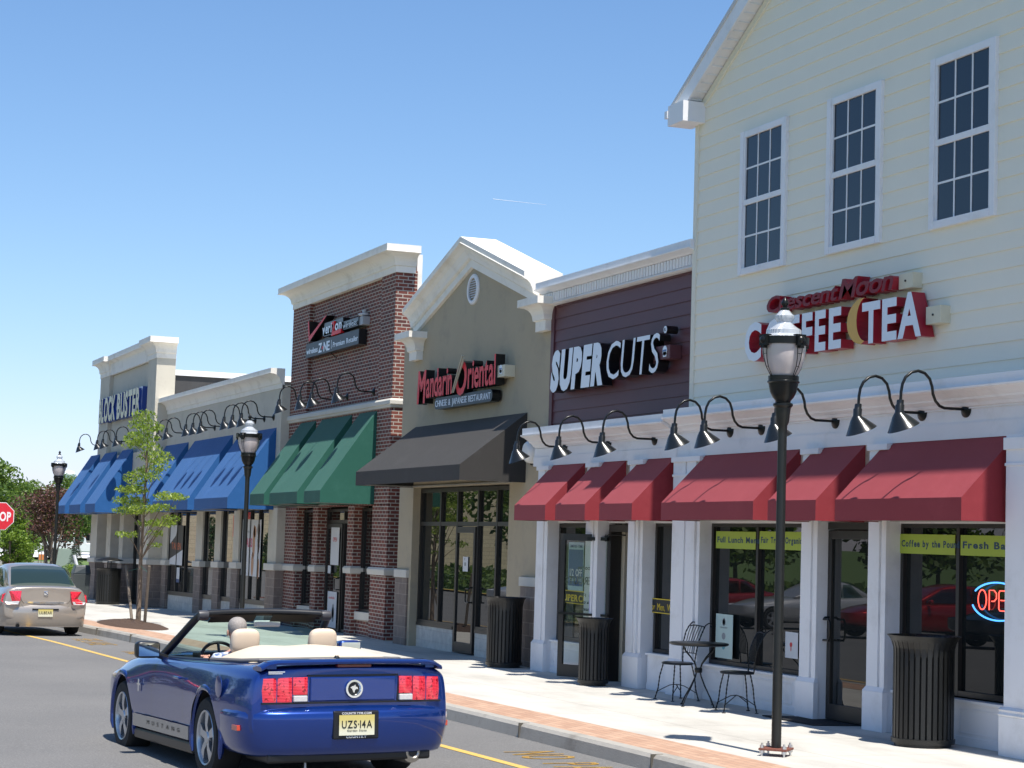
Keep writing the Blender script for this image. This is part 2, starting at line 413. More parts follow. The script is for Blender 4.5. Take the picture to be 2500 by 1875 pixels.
for x, y in KL: mb.v += [(x, y - .02, gz(x) - .18), (x, y, gz(x) - .03), (x, y + .03, gz(x) + .004), (x, y + .165, gz(x) + .006), (x, y + .165, gz(x) - .18)]
n = len(KL); mb.f = [(5 * i + j, 5 * i + 5 + j, 5 * i + 5 + (j + 1) % 5, 5 * i + (j + 1) % 5) for i in range(n - 1) for j in range(5)] + [(0, 1, 2, 3, 4), tuple(5 * n - 5 + j for j in range(5))]
mb.mi = [0] * len(mb.f)
struct(obj('kerb', mb, 'kerb'))
mb = MB()
for x in fr(-60, -10, 16): y = ky(x); mb.box(x - .006, x + .006, y - .024, y + .1, gz(x) - .16, gz(x) + .0075)
struct(obj('kerb_joints', mb, plain('joint_dark', (.10, .09, .07), .9)))
struct(obj('paver_strip', strip(lambda x: ky(x) + .166, lambda x: ky(x) + .78, [x for x in kx if x > -75], .004), 'paver'))
def yl(x): return {True: 5.54 + (x + 39.4) * .0548}[True]
struct(obj('lane_line', strip(lambda x: yl(x) - .05, lambda x: yl(x) + .055, fr(-60, 12, 60), -.146), 'yellow'))
def roadtext(txt, xa, xb, ya, yb, name):
    mb = joined(txt, xa, xb, 0, 1, 0, .0, bold=.0, cap=.7, gap=.16, space=.6)
    out = []
    for (x, y, z) in mb.v: out.append((x, ya + (yb - ya) * z, gz(x) - .145 + (.002 if y < 0 else 0)))
    mb.v = out; return struct(obj(name, mb, ['yellow', 'yellow']))
roadtext('NO PARKING', -18.0, -15.0, 7.1, 7.66, 'no_parking_marking')
roadtext('FIRE LANE', -39.5, -37.0, 6.15, 6.68, 'fire_lane_marking')
roadtext('NO PARKING', -34.9, -31.0, 6.35, 6.9, 'no_parking_marking')
# ================================================================== BUILDINGS
def siding(name, mat, parent, xl, xr, z0, z1, y, step=.185, lip=.014):
    mb = MB(); z = z0
    while z < z1 - .01:
        t = min(z + step, z1)
        a, b, c, d = xl(z), xr(z), xl(t), xr(t)
        if b - a > .05:
            mb.add([(a, y - lip, z), (b, y - lip, z), (d, y, t), (c, y, t), (a, y + .02, z), (b, y + .02, z)], [(0, 1, 2, 3), (0, 1, 5, 4)])
        z = t
    return obj(name, mb, mat, parent)
def window_up(parent, x0, x1, z0, z1, y):
    f = MB(); t = .085
    f.box(x0, x0 + t, y - .06, y + .02, z0, z1).box(x1 - t, x1, y - .05, y + .02, z0, z1)
    f.box(x0 + t, x1 - t, y - .05, y + .02, z1 - t, z1).box(x0 + t, x1 - t, y - .055, y + .02, z0, z0 + t)
    zm = (z0 + z1) / 2
    f.box(x0 + t, x1 - t, y - .042, y + .01, zm - .035, zm + .035)
    s = .035
    for (a, b, yy) in ((zm + .035, z1 - t, y - .046), (z0 + t, zm - .035, y - .034)):
        f.box(x0 + t, x0 + t + s, yy, y + .01, a, b).box(x1 - t - s, x1 - t, yy, y + .01, a, b)
    w_ = obj('window', f, 'white', parent, bevel=.004)
    g = MB(); g.box(x0 + t, x1 - t, y - .022, y - .015, z0 + t, z1 - t); obj('pane', g, 'glassup', w_)
    q = MB()
    xa, xb = x0 + t + s, x1 - t - s
    for (a, b) in ((zm + .035, z1 - t), (z0 + t, zm - .035)):
        for k in (1, 2): x = xa + (xb - xa) * k / 3; q.box(x - .011, x + .011, y - .029, y - .0225, a, b)
        m_ = (a + b) / 2; q.box(xa, xb, y - .0285, y - .0225, m_ - .011, m_ + .011)
    obj('glazing_bar', q, 'white', w_)
def pilaster(mb, x0, x1, top=3.12, y=11.52, base=.43):
    mb.longbox(x0, x1, y + .035, 11.8, 0, top, 2)
    wd = x1 - x0; n = 2 if wd > .45 else 1; g = .045
    xs_ = []
    if n == 2: xs_ = [(x0, x0 + wd * .45), (x0 + wd * .45 + g, x1 - .13), (x1 - .13 + g, x1)]
    else: xs_ = [(x0, x0 + wd * .62), (x0 + wd * .62 + g, x1)]
    for i, (a, b) in enumerate(xs_): mb.box(a, b, y + (.0 if i < 2 else .012), y + .036, base, top - .001)
    mb.box(x0 - .03, x1 + .02, y - .03, y + .037, 0, base)
    mb.add([(x0 - .03, y - .03, base), (x1 + .02, y - .03, base), (x1, y, base + .05), (x0, y, base + .05), (x0 - .03, y + .03, base), (x1 + .02, y + .03, base), (x1, y + .03, base + .05), (x0, y + .03, base + .05)],
           [(0, 1, 2, 3), (1, 5, 6, 2), (0, 3, 7, 4)])
    mb.box(x0 - .025, x1 + .025, y - .025, y + .03, top - .07, top - .002).box(x0 - .012, x1 + .012, y - .012, y + .03, top - .26, top - .23)
def shopwindow(parent, x0, x1, z0, z1, y, mull=(), trans=(), fw=.055, glass='glass', mat='metalm', n=4, name='window'):
    f = MB(); f.longbox(x0, x1, y - .05, y + .04, z0, z0 + fw, n).longbox(x0, x1, y - .05, y + .04, z1 - fw, z1, n)
    for x in [x0 + fw / 2, x1 - fw / 2] + list(mull): f.box(x - fw / 2, x + fw / 2, y - .052, y + .03, z0, z1)
    for t in trans: f.longbox(x0, x1, y - .048, y + .03, t - .035, t + .035, n)
    f.warp(); w_ = obj(name, f, mat, parent)
    g = MB(); g.longbox(x0, x1, y - .004, y + .004, z0, z1, n).warp(); obj('pane', g, glass, w_)
    return w_
def shopdoor(parent, x0, x1, y, z1=2.15, handle_left=True):
    f = MB(); s = .08
    f.box(x0, x0 + s, y - .06, y - .01, .02, z1).box(x1 - s, x1, y - .06, y - .01, .02, z1)
    f.box(x0 + s, x1 - s, y - .06, y - .01, .02, .2).box(x0 + s, x1 - s, y - .06, y - .01, z1 - .1, z1)
    f.warp(); d = obj('door', f, 'metalm', parent, bevel=.004)
    obj('pane', MB().box(x0 + s, x1 - s, y - .035, y - .03, .2, z1 - .1).warp(), 'glass', d)
    hx = x0 + .045 if handle_left else x1 - .045; k = 1 if handle_left else -1
    h = MB().tube([(hx, y - .06, 1.18), (hx, y - .11, 1.18), (hx + k * .0, y - .13, 1.16), (hx + k * .12, y - .135, 1.16), (hx + k * .15, y - .135, 1.12), (hx + k * .15, y - .135, .96), (hx + k * .12, y - .135, .92), (hx, y - .13, .92), (hx, y - .06, .92)], .013).warp()
    obj('handle', h, 'metal', d, smooth=True)
    return d
CV = [(.0, 0), (.0, .0)]
def crown(z0, z1, out, cop=.13):
    """cast cornice section: low band, bead, deep cove, metal coping (out, z)"""
    h = z1 - z0; c0 = z1 - cop
    P = [(-.05, z0), (.02, z0), (.02, z0 + h * .24), (.05, z0 + h * .26), (.055, z0 + h * .31)]
    for k in range(1, 7): a = k / 6 * PI / 2; P.append((.055 + (out - .09) * (1 - math.cos(a)), z0 + h * .31 + (c0 - .02 - z0 - h * .31) * math.sin(a)))
    P += [(out + .012, c0 - .015), (out + .012, c0 - .004), (out - .002, c0 + .002), (out, z1), (-.05, z1)]
    return P
# ------------------------------------------------ cream house over the coffee shop
A = thing('siding_building', 'tall cream clapboard gabled building with three dark sash windows over the coffee shop', 'building', (-16, 11.6, 0))
xl = lambda z: max(-22.96, (z - 7.83) / .575 - 22.9); xr = lambda z: min(-6.5, -((z - 7.83) / .575 - 22.9) - 29.46)
siding('wall', 'cream', A, xl, xr, 3.72, 12.4, 11.6)
body = MB().slab([(-22.94, 11.615), (-6.5, 11.615), (-6.5, 20), (-22.94, 20)], 3.2, 7.7); body.prism([(-22.94, 7.7), (-14.73, 12.42), (-6.5, 7.7)], 11.615, 20)
obj('side_wall', body, 'cream', A)
obj('corner_board', MB().box(-22.985, -22.88, 11.575, 11.7, 3.72, 7.62), 'creamtrim', A)
mb = MB()
def rake(mb, dz0, dz1, y0, y1, xa=-23.22, xb=-14.73):
    za, zb = 7.83 + .575 * (xa + 22.9), 7.83 + .575 * (xb + 22.9)
    mb.prism([(xa, za + dz0), (xb, zb + dz0), (xb, zb + dz1), (xa, za + dz1)], y0, y1)
    mb.prism([(-29.46 - xa, za + dz0), (xb, zb + dz0), (xb, zb + dz1), (-29.46 - xa, za + dz1)], y0, y1)
rake(mb, .235, .30, 11.345, 20.1, -23.3); roof = obj('roof', mb, plain('white_drip_edge_roof', (.55, .55, .55), .7), A)
mb = MB(); rake(mb, .0, .234, 11.36, 11.40); obj('fascia', mb, 'white', A)
mb = MB(); rake(mb, .02, .06, 11.40, 11.62)
for k in range(60):
    x = -23.1 + k * .145; z = 7.83 + .575 * (x + 22.9)
    mb.box(x, x + .012, 11.401, 11.57, z + .005, z + .03)
obj('soffit', mb, 'white', A)
mb = MB(); rake(mb, -.11, .0, 11.57, 11.64, -22.97); obj('rake_board', mb, 'creamtrim', A)
obj('eave_return', MB().box(-23.2, -22.74, 11.262, 11.62, 7.585, 7.86).box(-23.28, -23.2, 11.25, 11.5, 7.70, 7.80), 'white', A)
for x in (-21.64, -19.50, -17.36): window_up(A, x, x + 1.16, 5.39, 7.24, 11.6)
P = [(11.36, 3.75), (11.36, 3.65), (11.325, 3.645), (11.33, 3.625), (11.36, 3.61), (11.39, 3.60), (11.44, 3.57), (11.47, 3.55), (11.48, 3.53), (11.53, 3.50), (11.55, 3.47), (11.58, 3.46), (11.58, 3.445), (11.70, 3.44), (11.70, 3.75)]
mb = MB().extx(P, -23.32, -6.0); obj('cornice', mb, 'white', A)
mb = MB().longbox(-23.32, -6, 11.6, 11.9, 3.30, 3.46, 4).longbox(-23.32, -6, 11.585, 11.9, 3.135, 3.297, 4).longbox(-23.32, -6, 11.595, 11.9, 3.29, 3.31, 4)
mb.longbox(-23.32, -6, 11.69, 12.2, 2.26, 3.14, 6).warp(); obj('frieze', mb, 'white', A)
def pil(parent, x0, x1, top=3.13, y=11.52, base=.43):
    mb = MB(); pilaster(mb, x0, x1, top, y, base); mb.warp(); return obj('pilaster', mb, 'white', parent, bevel=.004)
for a, b in ((-23.29, -22.50), (-19.87, -19.50), (-18.41, -18.05)): pil(A, a, b)
mb = MB().longbox(-15.77, -14.9, 11.42, 11.9, 0, 3.13, 2).longbox(-15.80, -14.87, 11.385, 11.43, 0, .38, 2)
mb.extx([(11.385, .38), (11.37, .40), (11.395, .42), (11.395, .43), (11.375, .445), (11.415, .47), (11.5, .47), (11.5, .38)], -15.80, -14.87)
mb.box(-15.79, -14.88, 11.40, 11.5, 2.98, 3.1).box(-15.78, -14.89, 11.41, 11.5, 2.82, 2.85)
mb.warp(); obj('pilaster', mb, 'white', A, bevel=.004)
pil(A, -12.0, -11.2)
def knee(parent, x0, x1, y=11.63, z1=.46, panels=()):
    mb = MB().longbox(x0, x1, y, 11.85, 0, z1 - .03, 3).longbox(x0 - .0, x1 + .0, y - .035, 11.8, z1 - .03, z1, 3).longbox(x0, x1, y - .012, y + .01, 0, .09, 3)
    for a, b in panels:
        for q in ((a, b, .36, .375), (a, b, .12, .135)): mb.longbox(q[0], q[1], y - .008, y + .01, q[2], q[3], 2)
        mb.box(a, a + .015, y - .008, y + .01, .135, .36).box(b - .015, b, y - .008, y + .01, .135, .36)
    mb.warp(); return obj('knee_wall', mb, 'white', parent, bevel=.003)
shopwindow(A, -22.5, -19.87, .46, 2.27, 11.76, mull=(-21.27,)); knee(A, -22.78, -19.87, panels=((-22.6, -21.4), (-21.2, -20.2)))
shopwindow(A, -18.05, -15.77, .48, 2.27, 11.76, mull=(-16.98,)); knee(A, -18.05, -15.77, panels=((-17.8, -16.95), (-16.8, -15.95)))
shopwindow(A, -14.9, -12.0, .48, 2.27, 11.76, mull=(-13.4,)); knee(A, -14.9, -12.0)
shopwindow(A, -11.2, -6.0, .48, 2.27, 11.76, mull=(-9.,)); knee(A, -11.2, -6.0)
obj('transom', MB().longbox(-19.5, -18.41, 11.66, 11.8, 2.19, 2.27, 1).warp(), 'metalm', A)
d = shopdoor(A, -19.49, -18.43, 11.72, 2.18)
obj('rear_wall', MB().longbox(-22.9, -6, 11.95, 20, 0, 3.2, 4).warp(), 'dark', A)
# ------------------------------------------------ burgundy hair salon
B = thing('burgundy_building', 'low burgundy clapboard salon front between the tan gable and the cream gabled building', 'building', (-25.8, 11.6, 0))
siding('wall', 'burg', B, lambda z: -28.1, lambda z: -22.9, 3.6, 5.68, 11.75)
obj('corner_board', MB().box(-28.2, -28.08, 11.72, 11.9, 3.6, 5.68), 'burg', B)
mb = MB().extx([(11.52, 6.04), (11.52, 5.94), (11.49, 5.935), (11.495, 5.92), (11.56, 5.90), (11.60, 5.885), (11.62, 5.87), (11.66, 5.865), (11.66, 5.715), (11.64, 5.71), (11.63, 5.69), (11.68, 5.67), (12.2, 5.67), (12.2, 6.04)], -28.42, -22.94)
k = 0
while -28.25 + k * .095 < -23: mb.box(-28.25 + k * .095, -28.25 + k * .095 + .062, 11.635, 11.662, 5.725, 5.86); k += 1
obj('cornice', mb, 'white', B)
P2 = [(y, z - .05) for y, z in P]
obj('lower_cornice', MB().extx(P2, -28.4, -23.33), 'white', B)
mb = MB().longbox(-28.45, -23.33, 11.6, 11.9, 3.28, 3.41, 4).longbox(-28.45, -23.33, 11.585, 11.9, 3.135, 3.277, 4).longbox(-28.45, -23.33, 11.69, 12.2, 2.26, 3.14, 6)
obj('frieze', mb.warp(), 'white', B)
pil(B, -28.07, -27.62); pil(B, -26.16, -25.72); pil(B, -24.68, -24.22)
shopwindow(B, -27.60, -26.16, .50, 2.25, 11.76); knee(B, -27.75, -26.16, z1=.50, panels=((-27.5, -26.4),))
shopwindow(B, -24.18, -23.29, .50, 2.27, 11.76); knee(B, -24.18, -23.29, z1=.50)
obj('side_wall', MB().longbox(-28.2, -22.97, 12.15, 20, 3.0, 5.9, 4), 'burg', B)
mb = MB().box(-25.67, -25.60, 11.68, 11.85, 0, 2.24).box(-24.75, -24.68, 11.68, 11.85, 0, 2.24).box(-25.6, -24.75, 11.68, 11.85, 2.14, 2.24)
fr_ = obj('door_frame', mb.warp(), 'metalm', B)
obj('entrance_wall', MB().box(-25.62, -25.5, 11.86, 12.9, 0, 3.0).warp(), 'interior', B)
mb = MB().box(-28.2, -25.63, 11.95, 20, 0, 3.2).box(-24.2, -22.9, 11.95, 20, 0, 3.2).box(-25.6, -24.2, 14.5, 20, 0, 3.2).box(-25.6, -24.2, 11.9, 14.5, 2.9, 3.2)
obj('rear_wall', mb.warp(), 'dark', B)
obj('counter', MB().box(-25.3, -24.3, 13.6, 14.0, 0, 1.0).box(-25.0, -24.9, 13.4, 13.5, 1.0, 1.3).warp(), plain('counter', (.2, .17, .14), .5), B)
# the open leaf
leaf = MB(); L = .93; s = .085
for q in ((0, s, .02, 2.12), (L - s, L, .02, 2.12), (s, L - s, .02, .2), (s, L - s, 2.02, 2.12)): leaf.box(q[0], q[1], -.022, .022, q[2], q[3])
def leafT(mb):
    ax = Vector((-.78, -.46)).normalized(); nx = Vector((-ax.y, ax.x))
    mb.v = [(-25.62 + ax.x * x + nx.x * y, 11.72 + ax.y * x + nx.y * y, z + gz(-26)) for x, y, z in mb.v]; return mb
dl = obj('door', leafT(leaf), 'metalm', B)
obj('pane', leafT(MB().box(s, L - s, -.004, .004, .2, 2.02)), 'glassthin', dl)
obj('push_bar', leafT(MB().box(.02, L - .02, .03, .055, .93, .965)), 'metal', dl)
obj('handle', leafT(MB().tube([(L - .05, -.02, 1.1), (L - .05, -.08, 1.1), (L - .05, -.08, .85), (L - .05, -.02, .85)], .012)), 'metal', dl)
obj('door_closer', leafT(MB().box(.05, .4, .03, .08, 2.03, 2.08).tube([(.1, .05, 2.1), (-.1, .25, 2.12), (-.3, .1, 2.12)], .012)), 'metal', dl)
for txt, za, zb, x0, x1 in (('Welcome', 1.60, 1.66, .2, .62), ('SUPERCUTS', 1.38, 1.50, .14, .84), ('Mon - Fri', 1.20, 1.25, .2, .55), ('Sat', 1.10, 1.15, .32, .5), ('Sun', 1.0, 1.05, .34, .52)):
    mb = joined(txt, 0, x1 - x0, za, zb, 0, .002, bold=.02, cap=.73)
    mb.v = [(x0 + x, -.006 + y, z) for x, y, z in mb.v]; obj('door_lettering', leafT(mb), plain('frosted_grey', (.16, .17, .16), .6), dl)
obj('notice', leafT(MB().box(.14, .38, .012, .016, .99, 1.28)), plain('lilac_paper', (.42, .40, .60), .7), dl)
# ------------------------------------------------ tan gabled restaurant
D_ = thing('gabled_building', 'tan stucco restaurant front with white gable cornice and small oval vent', 'building', (-31.9, 11.75, 0))
mb = MB().longbox(-35.7, -34.86, 11.75, 12.2, 1.0, 2.9, 1).longbox(-29.87, -28.2, 11.75, 12.2, 0, 2.9, 2).longbox(-35.7, -34.86, 11.75, 12.2, 0, 1.0, 1)
mb.warp(); mb.prism([(-35.7, W(-35.7, 2.9)), (-28.2, W(-28.2, 2.9)), (-28.2, 5.86), (-31.95, 7.0), (-35.7, 5.86)], 11.75, 12.1)
wl = obj('wall', mb, 'stucco', D_)
for a, b in ((-35.7, -34.98), (-29.17, -28.2)):
    obj('block_base', MB().longbox(a, b, 11.715, 11.76, 0, 1.28, 1).warp(), 'cmu', D_)
    obj('base_cap', MB().longbox(a - .02, b + .02, 11.69, 11.78, 1.28, 1.43, 1).warp(), 'stone', D_, bevel=.008)
X3 = [-35.05, -31.92, -28.80]; Z3 = [6.29, 7.27, 6.29]
pr = [(11.47, 0), (11.47, -.10), (11.455, -.105), (11.46, -.12), (11.53, -.15), (11.585, -.21), (11.62, -.29), (11.635, -.36), (11.66, -.385), (11.69, -.39), (11.69, -.53), (11.76, -.54), (12.15, -.54), (12.15, 0)]
mb = MB(); n = len(pr)
for x, z in zip(X3, Z3): mb.v += [(x, y, z + q * (1.0 if x == X3[1] else .95)) for y, q in pr]
mb.f = [(i * n + j, i * n + (j + 1) % n, (i + 1) * n + (j + 1) % n, (i + 1) * n + j) for i in range(2) for j in range(n)] + [tuple(range(n)), tuple(range(2 * n, 3 * n))]; mb.mi = [0] * len(mb.f)
obj('gable_cornice', mb, 'stuccow', D_)
for x0, x1 in ((-35.02, -34.6), (-28.62, -28.22)):
    prf = [(-.02, 5.28), (.0, 5.28), (.0, 5.44), (.035, 5.455), (.04, 5.48)] + [(.04 + .15 * (1 - math.cos(a * PI / 10)), 5.48 + .19 * math.sin(a * PI / 10)) for a in range(1, 6)] + [(.235, 5.68), (.235, 5.80), (-.02, 5.80)]
    mb = MB().sweep([(x0, 11.76), (x0, 11.62), (x1, 11.62), (x1, 11.76)], prf, side=-1); mb.slab([(x0 - .01, 11.63), (x1 + .01, 11.63), (x1 + .01, 11.76), (x0 - .01, 11.76)], 5.285, 5.795)
    obj('corbel', mb, 'stuccow', D_)
v = MB().lathe([(.20, -.02), (.20, -.05), (.245, -.05), (.27, -.03), (.27, 0)], (0, 0, 0), 32, 'y', caps=False)
v.v = [(-31.89 + x * 1.07, 11.76 + y, 6.34 + z * 1.02) for x, y, z in v.v]
vt = obj('vent', v, 'white', D_)
mb = MB()
for k in range(8):
    z = 6.185 + k * .042; hw = math.sqrt(max(0, .19 ** 2 - (z - 6.34) ** 2)) * 1.07
    mb.add([(-31.89 - hw, 11.72, z), (-31.89 + hw, 11.72, z), (-31.89 + hw, 11.745, z + .028), (-31.89 - hw, 11.745, z + .028)], [(0, 1, 2, 3)])
obj('louvre', mb, 'white', vt)
w_ = shopwindow(D_, -34.86, -29.87, .44, 2.88, 11.95, mull=(-33.70, -32.78, -31.72, -30.80), trans=(2.25,), fw=.07, n=6)
for a, b in ((-34.86, -32.85), (-31.70, -29.87)):
    obj('knee_wall', MB().longbox(a, b, 11.9, 12.1, 0, .40, 3).warp(), 'cmuw', D_); obj('sill', MB().longbox(a, b, 11.885, 12.1, .40, .46, 3).warp(), 'metalm', D_)
shopdoor(D_, -32.75, -31.76, 11.93, 2.2, False)
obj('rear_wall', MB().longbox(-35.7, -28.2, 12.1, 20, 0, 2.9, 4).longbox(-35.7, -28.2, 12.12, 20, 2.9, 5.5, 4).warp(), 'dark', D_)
# ------------------------------------------------ red brick shop
V = thing('brick_building', 'dark red brick shop front with tall white coved cornice', 'building', (-40.5, 11.8, 0))
mb = MB().longbox(-44.4, -42.95, 11.8, 12.25, 2.6, 7.25, 1).longbox(-37.48, -36.55, 11.8, 12.25, 2.6, 7.25, 1).longbox(-42.95, -37.48, 11.9, 12.25, 4.6, 7.25, 1)
mb.longbox(-42.95, -37.48, 11.8, 12.25, 2.6, 4.6, 4)
for a, b in ((-44.4, -43.4), (-42.03, -41.6), (-39.3, -38.86), (-37.58, -36.55)): mb.longbox(a, b, 11.8, 12.25, 0, 2.61, 1)
mb.longbox(-43.4, -42.03, 11.93, 12.2, 0, .34, 1).longbox(-38.86, -37.58, 11.93, 12.2, 0, .34, 1).warp()
obj('wall', mb, 'brick', V)
P_ = [(-44.4, 12.22), (-44.4, 11.8), (-36.55, 11.8), (-36.55, 12.2)]
obj('cornice', MB().sweep(P_, crown(7.2, 7.72, .32)).slab([(-44.42, 11.79), (-36.56, 11.79), (-36.56, 12.18), (-44.42, 12.18)], 7.21, 7.715), 'stuccow', V)
obj('parapet_back', MB().longbox(-44.3, -36.6, 12.25, 12.36, 5.0, 7.6, 1), 'stuccow', V)
obj('side_wall', MB().longbox(-44.4, -36.55, 12.3, 20, 0, 5.1, 3), 'stucco2', V)
band = [(-.02, 4.49), (.03, 4.49), (.035, 4.53), (.06, 4.55), (.06, 4.62), (.03, 4.66), (-.02, 4.66)]
obj('stone_band', MB().sweep([(-44.4, 12.2), (-44.4, 11.8), (-36.55, 11.8), (-36.55, 12.2)], band), 'stone', V)
capp = [(-.02, 1.29), (.05, 1.29), (.06, 1.36), (.06, 1.40), (.03, 1.44), (-.02, 1.44)]
for a, b in ((-44.4, -43.4), (-42.03, -41.6), (-39.3, -38.86), (-37.58, -36.55)):
    obj('base_cap', MB().sweep([(a, 12.05), (a, 11.8), (b, 11.8), (b, 12.2)], capp).warp(), 'stone', V)
for a, b in ((-43.4, -42.03), (-38.86, -37.58)): obj('sill', MB().longbox(a, b, 11.88, 12.1, .34, .5, 1).warp(), 'stone', V)
shopwindow(V, -43.4, -42.03, .5, 2.55, 12.03, n=1); shopwindow(V, -38.86, -37.58, .5, 2.55, 12.03, n=1)
shopwindow(V, -41.6, -39.3, 0.02, 2.55, 12.06, mull=(-40.25,), trans=(2.3,), n=2, name='door_frame')
shopdoor(V, -41.5, -40.3, 12.04, 2.26, False)
obj('rear_wall', MB().longbox(-44.3, -36.6, 12.12, 12.3, 0, 2.7, 3).warp(), 'dark', V)
# ------------------------------------------------ video shop: tower and long low wing
K = thing('video_shop_building', 'pale stucco shop with a raised corner tower and a long low wing', 'building', (-56, 11.6, 0))
mb = MB().longbox(-67.9, -66.1, 11.2, 11.78, 2.6, 7.05, 2).longbox(-59.2, -57.9, 11.2, 11.78, 2.6, 7.05, 2).longbox(-66.1, -59.2, 11.33, 11.78, 4.3, 7.05, 4).longbox(-66.1, -59.2, 11.2, 11.78, 2.6, 4.3, 4)
for a, b in ((-68.5, -67.2), (-65.3, -64.5), (-62.9, -62.2), (-59.3, -57.9)): mb.longbox(a, b, 11.2, 12.0, 1.28, 2.62, 1)
obj('tower', mb.warp(), 'stucco2', K)
obj('tower_cornice', MB().sweep([(-67.9, 11.8), (-67.9, 11.2), (-66.1, 11.2), (-66.1, 11.33), (-59.2, 11.33), (-59.2, 11.2), (-57.9, 11.2), (-57.9, 11.78)], crown(7.03, 7.66, .28, .16)).slab([(-67.92, 11.21), (-57.92, 11.21), (-57.92, 11.765), (-67.92, 11.765)], 7.03, 7.655), 'stuccow', K)
mb = MB().longbox(-57.9, -44.4, 11.6, 12.2, 2.6, 5.4, 8)
for a, b in ((-58.0, -57.1), (-53.2, -52.4), (-50.86, -50.2), (-48.76, -48.15), (-45.2, -44.4)): mb.longbox(a, b, 11.6, 12.2, 1.28, 2.62, 1)
mb.longbox(-57.9, -44.4, 12.2, 20, 0, 5.3, 4); obj('wall', mb.warp(), 'stucco2', K)
obj('cornice', MB().sweep([(-57.9, 11.6), (-44.4, 11.6)], crown(5.33, 5.79, .30, .11)), 'stuccow', K)
for a, b, y in ((-68.5, -67.2, 11.2), (-65.3, -64.5, 11.2), (-62.9, -62.2, 11.2), (-59.3, -57.9, 11.2), (-57.7, -57.1, 11.6), (-53.2, -52.4, 11.6), (-50.86, -50.2, 11.6), (-48.76, -48.15, 11.6), (-45.2, -44.4, 11.6)):
    obj('block_base', MB().longbox(a - .02, b + .02, y - .02, y + .6, 0, 1.28, 1).warp(), 'cmu', K)
    obj('base_cap', MB().longbox(a - .08, b + .08, y - .07, y + .62, 1.28, 1.44, 1).warp(), 'stone', K, bevel=.01)
for a, b, m_ in ((-57.1, -53.2, (-56.0, -54.8)), (-52.4, -50.86, ()), (-50.2, -48.76, ()), (-48.15, -45.2, (-47.2, -46.35))):
    shopwindow(K, a, b, .48, 2.62, 11.70, mull=m_, fw=.055, n=3, glass='glassvid')
    obj('knee_wall', MB().longbox(a, b, 11.68, 12.0, 0, .42, 2).warp(), 'cmuw', K); obj('sill', MB().longbox(a, b, 11.66, 12.0, .42, .5, 2).warp(), 'metalm', K)
for a, b in ((-67.2, -65.3), (-64.5, -62.9), (-62.2, -59.3)): shopwindow(K, a, b, .05, 2.62, 11.6, mull=((a + b) / 2,), fw=.09, n=2, glass='glassvid')
obj('rear_wall', MB().longbox(-68.4, -57.95, 11.8, 20, 0, 5.6, 4).warp(), 'stucco2', K)
obj('roof_screen', MB().box(-58.35, -58.15, 11.79, 19.5, 5.4, 6.55), plain('roof_membrane', (.045, .045, .047), .7, var=.3, streak=True), K)
obj('screen_coping', MB().box(-58.42, -58.08, 11.79, 19.6, 6.551, 6.72), 'coping', K)

# ================================================================== AWNINGS
def awning(label, x0, x1, yw, yf, zt, zm, zb, mat, grp):
    t = thing('awning', label, 'awning', ((x0 + x1) / 2, yw, W((x0 + x1) / 2, zb)), grp)
    n = 4; mb = MB()
    xs_ = fr(x0, x1, n)
    for x in xs_: mb.v += [(x, yw, zt), (x, yf, zm), (x, yf - .0, zb), (x, yf + .012, zb), (x, yf + .012, zm - .01), (x, yw, zt - .02)]
    for i in range(n):
        for j in range(6): mb.f.append((6 * i + j, 6 * i + 6 + j, 6 * i + 6 + (j + 1) % 6, 6 * i + (j + 1) % 6))
    for x, d in ((x0, .006), (x1, -.006)): 
        o = len(mb.v); mb.v += [(x, yw, zt), (x, yf, zm), (x, yf, zb), (x, yw, zb), (x + d, yw, zt), (x + d, yf, zm), (x + d, yf, zb), (x + d, yw, zb)]
        mb.f += [(o, o + 1, o + 2, o + 3), (o + 4, o + 5, o + 6, o + 7), (o, o + 1, o + 5, o + 4), (o + 2, o + 3, o + 7, o + 6)]
    mb.mi = [0] * len(mb.f); mb.warp(); obj('canopy', mb, mat, t)
    f = MB(); r = .014
    for x in (x0 + .03, x1 - .03):
        f.tube([(x, yw - .01, zb + .02), (x, yf + .03, zb + .02), (x, yf + .03, zm - .03), (x, yw - .02, zt - .05)], r, 6)
    f.longbox(x0 + .02, x1 - .02, yf + .02, yf + .045, zb + .01, zb + .035, 4).longbox(x0 + .02, x1 - .02, yw - .03, yw, zb + .01, zb + .035, 4)
    f.warp(); obj('frame', f, plain('awning_frame', (.35, .33, .30), .5, .3), t)
g_ = 'burgundy red awnings along the white shop front'
for (a, b), l in zip(((-27.66, -26.42), (-26.03, -24.96), (-24.46, -23.40), (-22.51, -20.05), (-19.70, -18.62), (-18.21, -15.86)),
    ('red awning over the poster window left of the open salon door', 'narrow red awning over the open salon door', 'narrow red awning over the strip window right of the open salon door', 'wide red awning over the window with the lunch banner',
     'narrow red awning directly over the closed coffee shop door', 'wide red awning over the window with the neon sign')):
    awning(l, a, b, 11.6, 10.97, 3.14, 2.50, 2.27 if a > -20 else 2.28, 'awnred', g_)
awning('big black awning over the restaurant entrance', -34.88, -29.17, 11.75, 10.6, 4.03, 3.15, 2.90, 'awnblack', None)
g_ = 'green awnings on the brick shop'
for (a, b), l in zip(((-43.36, -42.05), (-41.55, -39.25), (-38.71, -37.5)), ('narrow green awning nearest the blue awnings', 'wide green awning over the brick shop door', 'green awning nearest the black awning')):
    awning(l, a, b, 11.8, 10.66, 4.47, 2.85, 2.61, 'awngreen', g_)
g_ = 'blue awnings of the video shop'
